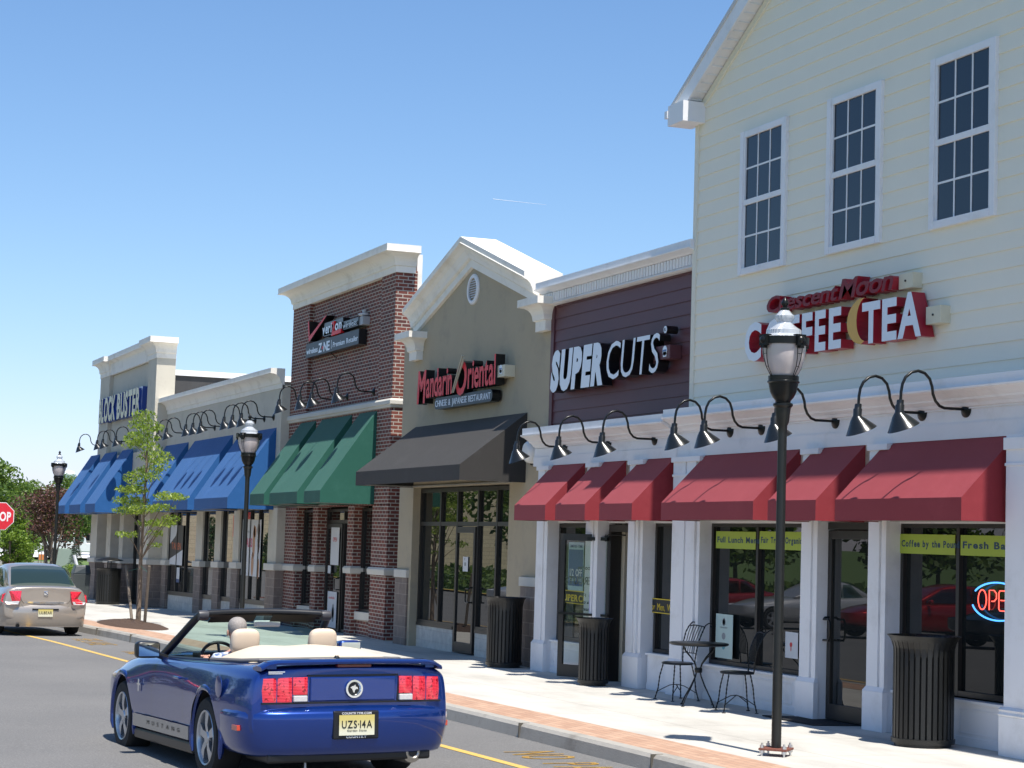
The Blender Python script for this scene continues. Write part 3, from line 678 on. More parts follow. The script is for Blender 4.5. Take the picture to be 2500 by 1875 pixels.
for (a, b, yw), l in zip(((-69.2, -67.3, 11.2), (-66.3, -64.0, 11.2), (-63.0, -61.1, 11.2), (-58.7, -54.7, 11.6), (-53.9, -49.25, 11.6), (-48.45, -44.8, 11.6)),
    ('blue awning at the far corner of the tower, nearest the lawn', 'middle one of the three blue awnings under the tower sign', 'blue awning under the right end of the tower sign', 'blue awning behind the young street tree, first of the low wing', 'wide blue awning just right of the young street tree', 'blue awning next to the green awnings')):
    awning(l, a, b, yw, yw - 1.12, 4.42, 2.80, 2.55, 'awnblue', g_)

# ================================================================== SIGNS
def letters(parent, text, x0, x1, z0, z1, yf, dep, mats, bold=.03, shear=0., gap=.1, space=.45, cap=.73, name='letter'):
    for ch, mb in lettering(text, x0, x1, z0, z1, yf, dep, bold, shear, gap, cap, space): obj(name, mb, mats, parent)
def plate_text(parent, text, x0, x1, z0, z1, y, mat, bold=.01, gap=.1, space=.45, shear=0., name='lettering', cap=.73):
    mb = joined(text, x0, x1, z0, z1, y, .004, bold=bold, gap=gap, space=space, shear=shear, cap=cap); return obj(name, mb, [mat, mat], parent)
s = thing('wall_sign', 'coffee shop sign, white channel letters with red sides reading COFFEE TEA and a gold crescent', 'sign', (-19.2, 11.55, 4.2))
rw = ['letterw', 'lettered']
for t, a, b in (('C', -21.14, -20.72), ('O', -20.62, -20.14), ('F', -20.06, -19.74), ('F', -19.64, -19.52), ('E', -19.44, -19.20), ('E', -19.13, -18.86)):
    if t == 'F' and a < -19.9: a, b = -20.05, -19.80
    elif t == 'F': a, b = -19.74, -19.50
    letters(s, t, a, b, 4.26, 4.72, 11.4, .17, rw, bold=.035)
for t, a, b in (('T', -18.42, -18.05), ('E', -18.01, -17.72), ('A', -17.70, -17.25)): letters(s, t, a, b, 4.26, 4.71 if t != 'A' else 4.735, 11.4, .17, rw, bold=.035)
pts = []                                                       # gold crescent
for k in range(13): a = R(97 + k * 180 / 12 * .93); pts.append((-18.39 + .33 * math.cos(a) * 1.0, 4.5 + .26 * math.sin(a)))
q = []
for k in range(13): a = R(97 + (12 - k) * 180 / 12 * .93); q.append((-18.33 + .19 * math.cos(a), 4.515 + .243 * math.sin(a)))
mb = MB().prism(pts + q, 11.39, 11.57); mb.mi = [1] * (len(mb.f) - 2) + [0, 0]; obj('crescent', mb, ['gold', 'lettered'], s)
obj('raceway', MB().box(-20.9, -17.6, 11.565, 11.59, 4.42, 4.56), 'cream', s)
s = thing('wall_sign', 'dark red slanted channel letters reading Crescent Moon above the white coffee letters', 'sign', (-19.2, 11.55, 4.8))
letters(s, 'Crescent', -20.63, -18.98, 4.80, 5.0, 11.4, .16, ['letterdred', 'lettered'], bold=.02, shear=.35, gap=.02)
letters(s, 'Moon', -18.93, -17.83, 4.80, 5.03, 11.4, .16, ['letterdred', 'lettered'], bold=.02, shear=.35, gap=.03)
obj('raceway', MB().box(-20.4, -17.9, 11.56, 11.59, 4.86, 4.95), 'cream', s)
for (a, b, c, d, l) in ((-17.80, -17.53, 4.79, 4.96, 'small cream electrical box beside the end of the dark red lettering'), (-17.27, -17.0, 4.36, 4.55, 'small cream electrical box right of the last white letter')):
    e = thing('electrical_box', l, 'junction box', ((a + b) / 2, 11.6, c), 'cream boxes beside the coffee sign')
    obj('housing', MB().box(a, b, 11.47, 11.6, c, d), 'boxtan', e, bevel=.005); obj('screw', MB().lathe([(.012, -.01), (.012, 0)], ((a + b) / 2, 11.47, (c + d) / 2), 10, 'y'), 'metal', e)
s = thing('wall_sign', 'white channel letters reading SUPERCUTS with black sides on the burgundy boards', 'sign', (-25.7, 11.6, 4.3))
kb = ['letterw', 'letterblack']
letters(s, 'SUPER', -27.72, -25.72, 4.30, 4.87, 11.53, .17, kb, bold=.07, shear=.14, gap=.06)
letters(s, 'CUTS', -25.63, -23.88, 4.31, 4.89, 11.53, .17, kb, bold=-.004, shear=.14, gap=.07)
r_ = MB().lathe([(.055, 0), (.055, .17)], (-23.66, 11.53, 4.88), 20, 'y'); obj('registered_mark', r_, 'letterblack', s)
r_ = MB().lathe([(.05, -.004), (.05, 0)], (-23.66, 11.53, 4.88), 20, 'y'); o = obj('registered_disc', r_, 'letterw', s); plate_text(s, 'R', -23.685, -23.64, 4.855, 4.905, 11.523, 'letterblack', name='registered_letter')
obj('raceway', MB().box(-27.4, -23.9, 11.70, 11.735, 4.52, 4.66), 'burg', s)
def sticker(e, x, z, y=11.53):
    obj('sticker', MB().box(x - .05, x + .05, y, y + .003, z - .07, z + .0).lathe([(.07, 0), (.07, .003)], (x, y, z + .015), 12, 'y'), 'letterw', e)
    obj('sticker_band', MB().box(x - .06, x + .05, y - .002, y, z + .005, z + .03), 'blueret', e)
e = thing('electrical_box', 'burgundy electrical box at the end of the SUPERCUTS letters', 'junction box', (-23.8, 11.72, 4.47))
obj('housing', MB().box(-24.05, -23.57, 11.56, 11.74, 4.48, 4.67), 'burg', e, bevel=.005); sticker(e, -23.72, 4.58, 11.555)
e = thing('electrical_box', 'tan electrical box at the right end of the red restaurant letters', 'junction box', (-30.0, 11.72, 4.6))
obj('housing', MB().box(-30.22, -29.78, 11.56, 11.75, 4.64, 4.84), 'boxtan', e, bevel=.005); sticker(e, -29.95, 4.76, 11.555)
s = thing('wall_sign', 'glossy red channel letters reading Mandarin Oriental crossed by chopsticks on the tan gable', 'sign', (-32.1, 11.6, 4.4))
rr = ['signred', 'letterblack']
letters(s, 'M', -34.17, -33.72, 4.42, 5.03, 11.52, .17, rr, bold=.03, shear=.06)
letters(s, 'andarin', -33.66, -32.26, 4.50, 5.02, 11.52, .17, rr, bold=.02, gap=.045)
letters(s, 'O', -32.08, -31.52, 4.46, 5.05, 11.52, .17, rr, bold=.03, shear=.1)
letters(s, 'riental', -31.44, -30.10, 4.54, 5.06, 11.52, .17, rr, bold=.02, gap=.045)
for dx in (0, .075): obj('chopstick', MB().tube([(-32.15 + dx, 11.49, 4.50), (-31.66 + dx, 11.49, 5.13 - dx * .8)], [.012, .02], 6), plain('pale_stick', (.5, .47, .36), .3), s)
s = thing('wall_sign', 'grey oval panel reading CHINESE & JAPANESE RESTAURANT under the red letters', 'sign', (-31.8, 11.6, 4.3))
pts = []
for cx_, a0 in ((-33.17, 90), (-30.42, 270)):
    for k in range(9): a = R(a0 + k * 180 / 8); pts.append((cx_ + .105 * math.cos(a), 4.36 + .105 * math.sin(a)))
mb = MB().prism(pts, 11.56, 11.72); mb.mi = [1] * (len(mb.f) - 2) + [0, 0]; obj('panel', mb, ['panelgrey', 'letterblack'], s)
plate_text(s, 'CHINESE & JAPANESE RESTAURANT', -33.22, -30.40, 4.30, 4.42, 11.556, 'letterw', .0, gap=.1)
s = thing('wall_sign', 'Verizon wireless wall sign with red check mark on the dark brick', 'sign', (-40.8, 11.85, 6.3))
mb = MB().box(-41.5, -38.80, 11.72, 11.88, 6.32, 6.5).box(-41.4, -39.95, 11.72, 11.88, 6.3, 6.6); obj('cabinet', mb, 'letterblack', s)
mb = MB().prism([(-42.66, 6.75), (-42.56, 6.75), (-42.47, 6.40), (-41.22, 6.75), (-41.10, 6.75), (-42.46, 6.28), (-42.52, 6.28)], 11.68, 11.88); mb.mi = [1] * (len(mb.f) - 2) + [0, 0]; obj('check_mark', mb, ['signred', 'letterblack'], s)
letters(s, 'veri', -41.45, -40.72, 6.35, 6.575, 11.69, .05, kb, bold=.03, gap=.07, shear=.08)
letters(s, 'on', -40.46, -39.95, 6.36, 6.58, 11.69, .05, kb, bold=.03, gap=.07, shear=.08)
mb = MB().prism([(-40.70, 6.56), (-40.50, 6.57), (-40.56, 6.34), (-39.98, 6.36), (-39.98, 6.27), (-40.72, 6.26), (-40.56, 6.52), (-40.70, 6.51)], 11.685, 11.76); obj('letter', mb, 'signred', s)
letters(s, 'wireless', -39.88, -38.86, 6.345, 6.47, 11.70, .03, kb, bold=.0, gap=.07, shear=.05)
s = thing('wall_sign', 'grey panel reading wireless ZONE Premium Retailer under the check mark sign', 'sign', (-40.8, 11.85, 5.9))
mb = MB().box(-42.83, -38.70, 11.71, 11.88, 5.92, 6.24); mb.mi = [1, 0, 1, 1, 1, 1]; mb.mi = [1] * 6; mb.mi[2] = 0; obj('panel', mb, ['panelgrey', 'letterblack'], s)
plate_text(s, 'wireless', -42.77, -41.85, 6.00, 6.13, 11.706, 'letterw', .02, gap=.07)
for ch, a, b, mt in (('Z', -41.78, -41.50, 'letterw'), ('N', -41.36, -41.08, 'letterw'), ('E', -41.10, -40.88, 'letterw')): plate_text(s, ch, a, b, 5.97, 6.18, 11.706, mt, .03)
plate_text(s, 'o', -41.50, -41.38, 6.03, 6.12, 11.706, 'signred', .05)
obj('divider', MB().box(-40.75, -40.73, 11.704, 11.71, 5.98, 6.17), 'letterw', s)
plate_text(s, 'Premium Retailer', -40.62, -38.76, 6.00, 6.12, 11.706, 'letterw', .01, gap=.08)
obj('bracket', MB().tube([(-41.1, 11.8, 5.92), (-40.9, 11.88, 5.8)], .012, 6), 'metal', s)
e = thing('security_camera', 'small grey wall unit mounted on the brick right of the check mark sign', 'wall unit', (-38.7, 11.88, 6.3))
obj('housing', MB().box(-38.80, -38.55, 11.74, 11.9, 6.32, 6.50), plain('grey_plastic', (.35, .36, .38), .5), e, bevel=.01); obj('neck', MB().lathe([(.05, 6.5), (.12, 6.53), (.12, 6.56), (.03, 6.58), (.05, 6.64)], (-38.68, 11.8, 0), 12), plain('grey_plastic2', (.5, .52, .55), .4), e)
s = thing('wall_sign', 'BLOCKBUSTER sign in cream yellow letters with blue sides on the corner tower', 'sign', (-63.6, 11.2, 5.4))
yb = ['yellowf', 'blueret']
letters(s, 'BLOCK', -67.40, -64.20, 5.47, 6.27, 11.10, .2, yb, bold=.045, gap=.07)
letters(s, 'BUSTER', -63.85, -59.85, 5.47, 6.27, 11.10, .2, yb, bold=.045, gap=.07)
obj('backing', MB().box(-67.46, -59.78, 11.16, 11.32, 5.46, 6.28), 'blueret', s)
# stop sign
s = thing('stop_sign', 'red octagonal stop sign with white border at the left edge', 'sign', (-53.9, 6.35, -.6))
def octo(r, x, th): return MB().lathe([(r, -th), (r, th)], (x, 0, 0), 8, 'x')
for nm, r, x, mt in (('sign_plate', .405, 0, plain('stop_white', (.75, .74, .72), .4)), ('sign_face', .385, .006, plain('stop_red', (.62, .02, .035), .35, coat=.2))):
    mb = octo(r, x, .003); c_, s_ = math.cos(R(22.5)), math.sin(R(22.5))
    mb.v = [(-53.9 + a, 6.35 + b * c_ - c * s_, 2.10 + b * s_ + c * c_) for a, b, c in mb.v]; obj(nm, mb, mt, s)
mb = joined('STOP', -.29, .29, 1.975, 2.225, 0, .004, bold=.03, gap=.1); mb.v = [(-53.888 - y, 6.35 + x, z) for x, y, z in mb.v]; obj('lettering', mb, [plain('stop_white2', (.8, .79, .77), .4)] * 2, s)
obj('post', MB().box(-53.94, -53.905, 6.32, 6.38, -.55, 2.45), plain('green_post', (.30, .32, .30), .6), s)

# ================================================================== WINDOW POSTERS, BANNERS
lime = plain('lime_banner', (.36, .46, .05), .5, var=.06); ink = plain('banner_ink', (.012, .05, .11), .5); mint = plain('mint_paper', (.48, .60, .55), .6)
def banner(label, x0, x1, z0, z1, txt, tx1, y=11.70):
    t = thing('window_banner', label, 'banner', ((x0 + x1) / 2, y, z0), 'lime green banners in the coffee shop windows')
    obj('sheet', MB().box(x0, x1, y, y + .004, z0, z1), lime, t)
    h = z1 - z0; obj('lettering', joined(txt, x0 + .04, tx1, z0 + h * .36, z0 + h * .70, y - .001, .003, bold=.035, gap=.1), [ink, ink], t)
banner('lime green banner reading Full Lunch Menu', -22.36, -21.30, 1.92, 2.14, 'Full Lunch Menu', -21.20)
banner('lime green banner reading Fair Trade Organic Coffee, partly behind the lamp post', -21.20, -19.92, 1.93, 2.15, 'Fair Trade Organic Coffee', -19.75)
banner('lime green banner reading Coffee by the Pound', -18.06, -17.02, 1.94, 2.15, 'Coffee by the Pound', -16.94)
banner('lime green banner reading Fresh Baked, cut off by the big pilaster', -16.92, -15.80, 1.94, 2.15, 'Fresh Baked Goods', -15.2)
def poster(label, x0, x1, z0, z1, y, mat, texts=(), shapes=(), cat='poster'):
    t = thing('window_poster', label, cat, ((x0 + x1) / 2, y, z0)); obj('sheet', MB().box(x0, x1, y, y + .003, z0, z1), mat, t)
    for (tx, a, b, c, d, mt, bd, sh) in texts: obj('lettering', joined(tx, a, b, c, d, y - .003, .002, bold=bd, shear=sh), [mt, mt], t)
    for (pts, mt) in shapes: obj('print', MB().prism(pts, y - .002, y - .0005), mt, t)
    return t
def ell(cx, cz, rx, rz, n=14): return [(cx + rx * math.cos(2 * PI * k / n), cz + rz * math.sin(2 * PI * k / n)) for k in range(n)]
Mw = plain('paper_white', (.62, .63, .64), .6, var=.03); Mbl = plain('print_blue', (.03, .07, .20), .5); Mgr = plain('print_grey', (.25, .27, .28), .6); Myl = plain('print_yellow', (.62, .46, .03), .5); Mblk = plain('print_black', (.012, .012, .012), .4)
Mred = plain('print_red', (.55, .03, .03), .5); Mmag = plain('print_magenta', (.55, .02, .12), .5); Mor = plain('print_orange', (.55, .12, .03), .5); Mskin = plain('print_tan', (.48, .25, .14), .6); Mhair = plain('print_brown', (.10, .05, .03), .6)
poster('tall mint coloured notice leaning in the lower left of the lunch menu window', -22.32, -21.86, .52, 1.08, 11.705, mint, [('CRESCENT', -22.2, -22.0, .9, .92, Mgr, 0, 0)],
       [(ell(-22.1, .98, .045, .05), Mgr), (ell(-22.1, .98, .033, .038), mint), (ell(-22.1, .8, .05, .045), Mgr), (ell(-22.1, .66, .04, .03), plain('print_teal', (.1, .35, .38), .6))])
poster('white sheet with a small red flower print low in the window behind the lamp post', -20.52, -20.22, .64, .95, 11.705, Mw, (), [(ell(-20.38, .8, .03, .03), Mred), (ell(-20.38, .75, .01, .03), Mred)])
poster('small white lettering on the coffee shop door glass', -19.2, -19.02, 1.3, 1.31, 11.75, Mgr, [('FREE', -19.2, -19.06, 1.45, 1.5, Mw, .01, 0), ('wi-fi', -19.22, -19.02, 1.38, 1.42, Mw, .0, 0), ('internet', -19.22, -19.0, 1.31, 1.35, Mw, .0, 0)], cat='door lettering')
t = poster('blue and white haircut offer poster reading 1/2 OFF behind the open door glass', -27.20, -26.62, 1.19, 1.93, 11.705, plain('poster_pale', (.30, .42, .46), .5),
       [('1/2 OFF', -27.12, -26.66, 1.42, 1.53, Mw, .01, 0), ('COLOR CARE', -27.12, -26.66, 1.34, 1.39, plain('pale2', (.4, .5, .5), .5), .01, 0), ('LIMITED TIME', -27.14, -26.66, 1.85, 1.89, Mbl, .01, 0)],
       [([(-27.18, 1.27), (-26.64, 1.27), (-26.64, 1.82), (-27.18, 1.82)], Mbl)])
for o in [q for q in t.children if q.name.startswith('lettering')]: o.location.y = -.004
for a, b, txt, l in ((-27.52, -26.18, 'SUPERCUTS', 'black and yellow band reading SUPERCUTS low in the salon window'), (-24.36, -23.32, 'For Men, Women', 'black and yellow band reading For Men, Women in the strip window')):
    poster(l, a, b, 1.0, 1.20, 11.705, Mblk, [(txt, a + .06, b - .0, 1.04, 1.14, Myl, .03 if a < -26 else 0, 0)], [([(a, 1.185), (b, 1.185), (b, 1.2), (a, 1.2)], Myl), ([(a, 1.0), (b, 1.0), (b, 1.012), (a, 1.012)], Myl)], 'window band')
poster('two-panel white film poster with large magenta letters in the blue awning shop window', -48.05, -46.15, .80, 2.2, 11.665, Mw, [('WARS', -47.98, -47.0, 1.52, 1.74, Mmag, .03, 0), ('love', -47.7, -47.2, 1.86, 1.96, Mgr, 0, .2)],
       [(ell(-46.75, 1.9, .14, .14), Mskin), (ell(-46.83, 1.65, .13, .42), Mskin), (ell(-46.38, 1.95, .14, .16), Mhair), (ell(-46.35, 1.7, .12, .35), Mhair), (ell(-46.4, 1.88, .08, .11), Mskin), (ell(-46.5, 1.25, .2, .3), Mw), (ell(-46.9, 1.1, .13, .3), Mskin), (ell(-46.3, 1.0, .1, .25), Mskin)])
poster('small red card above the white film poster', -47.95, -47.2, 2.21, 2.38, 11.665, Mred)
poster('film poster reading TAKEN slantwise in orange in the window right of the young tree', -57.0, -55.2, .85, 2.0, 11.665, plain('poster_dark', (.035, .03, .028), .5), [('TAKEN', -56.75, -55.45, 1.3, 1.5, Mor, .02, 0)],
       [([(-57.0, .85), (-55.2, .85), (-55.2, 1.3), (-57.0, 1.0)], Mw), ([(-57.0, 1.45), (-56.2, 1.7), (-56.0, 2.0), (-57.0, 2.0)], Mw)])
poster('small white notice with blue foot low in the same window as the TAKEN poster', -55.9, -55.5, .35, .78, 11.665, Mw, (), [([(-55.9, .35), (-55.5, .35), (-55.5, .45), (-55.9, .45)], Mbl)])
poster('orange octagon card hanging in the narrow shop window', -49.1, -48.8, 1.75, 2.3, 11.665, plain('orange_card', (.60, .10, .05), .5), [('C', -49.0, -48.85, 2.02, 2.16, Mw, .05, 0)])
poster('long white notice on the brick shop door', -41.05, -40.42, 1.24, 2.06, 11.96, Mw, [('OPEN', -40.9, -40.6, 1.75, 1.85, Mred, 0, 0)])
poster('small white card under the long notice on the brick shop door', -41.22, -41.0, 1.05, 1.22, 11.96, Mw)
poster('white phone advert low on the brick shop door', -41.15, -40.45, -.12, .66, 11.96, Mw, [('mobile', -41.05, -40.6, .5, .56, Mred, 0, 0)], [(ell(-40.7, .2, .1, .2), Mgr), (ell(-40.7, .2, .07, .12), Mblk)])
poster('red card in the right hand window of the brick shop', -38.1, -37.75, .45, 1.1, 11.97, Mred)
poster('white hours card on the restaurant door glass', -32.36, -32.1, 1.34, 1.60, 11.88, Mw, [('X', -32.3, -32.25, 1.54, 1.58, Mgr, 0, 0)], [([(-32.28, 1.44), (-32.2, 1.44), (-32.2, 1.5), (-32.28, 1.5)], Mgr)])
# neon sign
n_ = thing('neon_sign', 'lit neon OPEN sign, red letters in a blue oval ring', 'neon sign', (-16.1, 11.70, 1.3))
nr = emit('neon_red', (1., .10, .07), 1.6); nb = emit('neon_blue', (.08, .38, 1.), 1.2); yy = 11.70
mb = MB(); mb.tube([(-16.53 + .07 * math.cos(2 * PI * k / 20), yy, 1.50 + .10 * math.sin(2 * PI * k / 20)) for k in range(21)], .006, 6)
mb.tube([(-16.41, yy, 1.40), (-16.41, yy, 1.60), (-16.33, yy, 1.60), (-16.29, yy, 1.57), (-16.29, yy, 1.52), (-16.33, yy, 1.49), (-16.37, yy, 1.49)], .006, 6)
mb.tube([(-16.13, yy, 1.60), (-16.23, yy, 1.60), (-16.25, yy, 1.58), (-16.25, yy, 1.42), (-16.23, yy, 1.40), (-16.13, yy, 1.40)], .006, 6).tube([(-16.22, yy, 1.505), (-16.15, yy, 1.505)], .006, 6)
mb.tube([(-16.08, yy, 1.40), (-16.08, yy, 1.60), (-15.96, yy, 1.40), (-15.96, yy, 1.60)], .006, 6); obj('tube_lettering', mb, nr, n_)
mb = MB()
for a0, a1 in ((20, 150), (195, 340)): mb.tube([(-16.27 + .44 * math.cos(R(a0 + (a1 - a0) * k / 20)), yy, 1.49 + .19 * math.sin(R(a0 + (a1 - a0) * k / 20))) for k in range(21)], .009, 6)
obj('tube_ring', mb, nb, n_)

# ================================================================== WALL LAMPS
gl = thing('wall_lamp', 'x', 'wall lamp', (0, 0, 0), 'black gooseneck lamps along the shop fronts')
obj('flange', MB().lathe([(.0, .0), (.085, .0), (.085, -.012), (.05, -.03), (.022, -.045)], (0, 0, 0), 20, 'y'), 'metal', gl, smooth=True)
ap = [(0, -.03, 0), (0, -.27, 0), (0, -.33, .02), (0, -.38, .07), (0, -.41, .14), (0, -.42, .21), (0, -.45, .29), (0, -.51, .345), (0, -.59, .365), (0, -.67, .345), (0, -.74, .29), (0, -.775, .22), (0, -.79, .14), (0, -.795, .05)]
obj('arm', MB().tube(ap, .0155, 10), 'metal', gl, smooth=True)
def loftc(rings, n=28, t=.006):
    mb = MB()
    for (cy, cz, r, tilt) in rings:
        for k in range(n): q = 2 * PI * k / n; a, b = r * math.cos(q), r * math.sin(q); mb.v.append((a, cy + b * math.cos(tilt), cz + b * math.sin(tilt)))
    for i in range(len(rings) - 1):
        for k in range(n): mb.f.append((i * n + k, i * n + (k + 1) % n, (i + 1) * n + (k + 1) % n, (i + 1) * n + k))
    mb.mi = [0] * len(mb.f); return mb
T = R(22.7)
obj('shade', loftc([(-.795, .06, .022, 0), (-.797, .055, .036, 0), (-.80, .01, .038, 0), (-.803, -.0, .046, 0), (-.806, -.07, .046, .05), (-.805, -.085, .058, .1), (-.797, -.11, .082, T * .6), (-.78, -.16, .118, T * .9), (-.755, -.222, .166, T), (-.755, -.226, .170, T), (-.756, -.221, .162, T), (-.78, -.158, .112, T * .9), (-.80, -.10, .07, T * .5), (-.80, -.08, .01, 0)]), plain('shade_enamel', (.009, .011, .012), .25, var=.15), gl, smooth=60)
first = True
def gooseneck(x, y, z, label):
    global first
    if first: gl.location = (x, y, z); gl['label'] = label; first = False
    else: copy_thing(gl, (x, y, z), label)
for x, z, l in ((-16.70, 3.44, 'gooseneck lamp nearest the right edge, above the big red awning'), (-17.50, 3.44, 'gooseneck lamp over the left part of the big red awning'), (-19.27, 3.43, 'gooseneck lamp partly hidden behind the near lamp post'),
    (-21.02, 3.42, 'right one of the two gooseneck lamps over the wide red awning'), (-21.84, 3.42, 'left one of the two gooseneck lamps over the wide red awning'), (-24.05, 3.39, 'gooseneck lamp over the third red awning from the left'),
    (-25.58, 3.39, 'gooseneck lamp over the narrow red awning at the open door'), (-27.20, 3.38, 'gooseneck lamp beside the round white alarm horn')): gooseneck(x, 11.6, z, l)
for x, l in ((-38.10, 'gooseneck lamp over the green awning nearest the black one'), (-40.0, 'right one of the two gooseneck lamps over the middle green awning'), (-40.95, 'left one of the two gooseneck lamps over the middle green awning'), (-42.75, 'gooseneck lamp at the left corner of the brick shop')): gooseneck(x, 11.9, 4.88, l)
for x, l in ((-45.1, 'first gooseneck lamp left of the brick shop'), (-46.0, 'second gooseneck lamp left of the brick shop'), (-46.9, 'third gooseneck lamp left of the brick shop'), (-49.55, 'right one of the middle three gooseneck lamps on the low wing'),
    (-50.5, 'middle one of the middle three gooseneck lamps on the low wing'), (-51.4, 'left one of the middle three gooseneck lamps on the low wing'), (-54.0, 'gooseneck lamp beside the top of the young tree'), (-55.2, 'gooseneck lamp seen through the crown of the young tree')): gooseneck(x, 11.6, 4.66, l)
for x, y, l in ((-60.5, 11.33, 'gooseneck lamp right under the R of the tower sign'), (-62.9, 11.33, 'second gooseneck lamp from the right under the tower sign'), (-64.0, 11.33, 'third gooseneck lamp from the right under the tower sign'), (-66.9, 11.2, 'gooseneck lamp at the far left corner of the tower')): gooseneck(x, y, 4.66, l)
e = thing('alarm_horn', 'round white alarm horn on a black plate beside the black awning', 'alarm', (-28.6, 11.75, 3.2))
obj('backplate', MB().box(-28.86, -28.46, 11.68, 11.76, 3.14, 3.56), 'metal', e, bevel=.03)
mb = MB().lathe([(.02, -.13), (.12, -.125), (.155, -.09), (.165, -.04), (.165, 0)], (0, 0, 0), 28, 'y'); mb.v = [(-28.66 + x * 1.0, 11.68 + y * 1.3, 3.35 + z * 1.12) for x, y, z in mb.v]; obj('dome', mb, plain('horn_white', (.75, .75, .73), .4), e, smooth=True)

# ================================================================== STREET LAMPS
lp = thing('street_lamp', 'near black street lamp on a rusty base plate before the coffee shop', 'street lamp', (0, 0, 0), 'acorn street lamps along the kerb')
H = 4.33
def half(y): return H - (y - 150) * .000712
obj('pole', MB().lathe([(.047, .07), (.044, 2.0), (.043, 3.02), (.045, 3.1), (.06, 3.13), (.075, half(1640)), (.06, half(1625))], n=20), plain('lamp_post_black', (.010, .011, .0095), .4, var=.3, vs=8), lp, smooth=True)
obj('fitter', MB().lathe([(.05, half(1690)), (.075, half(1640)), (.095, half(1610)), (.095, half(1585)), (.07, half(1565)), (.075, half(1540)), (.10, half(1500)), (.125, half(1430)), (.138, half(1340)), (.142, half(1310)), (.155, half(1300)), (.155, half(1285)), (.145, half(1275)), (.147, half(1215)), (.12, half(1210))], n=32), 'metal', lp, smooth=True)
def globe():
    m, nt, b = newmat('frosted_globe'); b.inputs['Base Color'].default_value = (.52, .47, .46, 1); b.inputs['Roughness'].default_value = .18
    b.inputs['Subsurface Weight'].default_value = .25; b.inputs['Subsurface Radius'].default_value = (.1, .1, .1); b.inputs['Coat Weight'].default_value = .5; return m
M['globe'] = globe()
M['prism'] = None
def prismg():
    m = bpy.data.materials.new('prismatic_glass'); m.use_nodes = True; nt = m.node_tree; nt.nodes.clear()
    o = nt.nodes.new('ShaderNodeOutputMaterial'); a = nt.nodes.new('ShaderNodeBsdfTransparent'); a.inputs[0].default_value = (.9, .93, .95, 1)
    p = nt.nodes.new('ShaderNodeBsdfPrincipled'); p.inputs['Base Color'].default_value = (.72, .76, .80, 1); p.inputs['Roughness'].default_value = .12; p.inputs['Coat Weight'].default_value = 1.
    wv = nt.nodes.new('ShaderNodeTexWave'); wv.inputs['Scale'].default_value = 12; nt.links.new(coords(nt), wv.inputs[0])
    bn = nt.nodes.new('ShaderNodeBump'); bn.inputs['Strength'].default_value = .6; bn.inputs['Distance'].default_value = .01; nt.links.new(wv.outputs['Fac'], bn.inputs['Height']); nt.links.new(bn.outputs[0], p.inputs['Normal'])
    mx = nt.nodes.new('ShaderNodeMixShader'); mx.inputs[0].default_value = .62
    nt.links.new(a.outputs[0], mx.inputs[1]); nt.links.new(p.outputs[0], mx.inputs[2]); nt.links.new(mx.outputs[0], o.inputs[0]); return m
M['prism'] = prismg()
obj('globe', MB().lathe([(.125, half(1215)), (.15, half(1150)), (.172, half(1080)), (.19, half(1000)), (.202, half(920)), (.207, half(850)), (.207, half(790))], n=40, caps=False), 'globe', lp, smooth=True)
obj('top_glass', MB().lathe([(.205, half(700)), (.20, half(690)), (.165, half(655)), (.163, half(600)), (.155, half(590)), (.11, half(550)), (.078, half(510)), (.07, half(490)), (.085, half(460)), (.092, half(440)), (.093, half(405)), (.085, half(395)), (.05, half(340)), (.035, half(322))], n=36, caps=False), 'prism', lp, smooth=30)
obj('ring', MB().lathe([(.21, half(800)), (.235, half(795)), (.238, half(700)), (.21, half(695)), (.205, half(720)), (.205, half(780)), (.21, half(800))], n=40, caps=False), 'metal', lp, smooth=True)
obj('finial', MB().lathe([(.045, half(325)), (.045, half(300)), (.02, half(285)), (.022, half(270)), (.035, half(250)), (.036, half(225)), (.02, half(180)), (.004, half(150))], n=16), 'metal', lp, smooth=True)
mb = MB()
for k in range(4):
    a = R(10 + 90 * k); c_, s_ = math.cos(a), math.sin(a)
    b4 = MB().box(.225, .265, -.048, .048, half(825), half(680)).lathe([(.04, .262), (.03, .275), (.01, .285)], (0, 0, half(750)), 12, 'x'); b4.box(.20, .25, -.055, .055, half(690), half(675)).box(.22, .27, -.02, .02, half(860), half(820))
    obj('ring_boss', MB().add([(x * c_ - y * s_, x * s_ + y * c_, z) for x, y, z in b4.v], b4.f), 'metal', lp, smooth=30)
mb = MB()
for k in range(4):
    for d in (-1, 1):
        pr_ = []
        for y, r in ((820, .232), (900, .232), (1000, .222), (1100, .20), (1180, .165), (1225, .145)):
            w_ = (.030 - (y - 820) / 405 * .022) * d; a = R(10 + 90 * k); pr_.append((r * math.cos(a) - w_ * math.sin(a), r * math.sin(a) + w_ * math.cos(a), half(y)))
        mb.tube(pr_, .0042, 5)
    for y, r in ((930, .23), (1100, .20)):
        a = R(10 + 90 * k); w_ = .03 - (y - 820) / 405 * .022; mb.tube([(r * math.cos(a) + w_ * math.sin(a), r * math.sin(a) - w_ * math.cos(a), half(y)), (r * math.cos(a) - w_ * math.sin(a), r * math.sin(a) + w_ * math.cos(a), half(y))], .003, 4)
obj('cage', mb, 'metal', lp)
mb = MB().slab([(.0, -.19), (.19, 0), (0, .19), (-.19, 0)], .055, .075); obj('base_plate', mb, 'rust', lp, bevel=.003)
for a in (0, 90, 180, 270):
    x, y = .15 * math.cos(R(a)), .15 * math.sin(R(a)); obj('bolt', MB().lathe([(.011, -.01), (.011, .12)], (x, y, 0), 8).lathe([(.024, .03), (.024, .054)], (x, y, 0), 6).lathe([(.022, .076), (.022, .1)], (x, y, 0), 6), 'silver', lp)
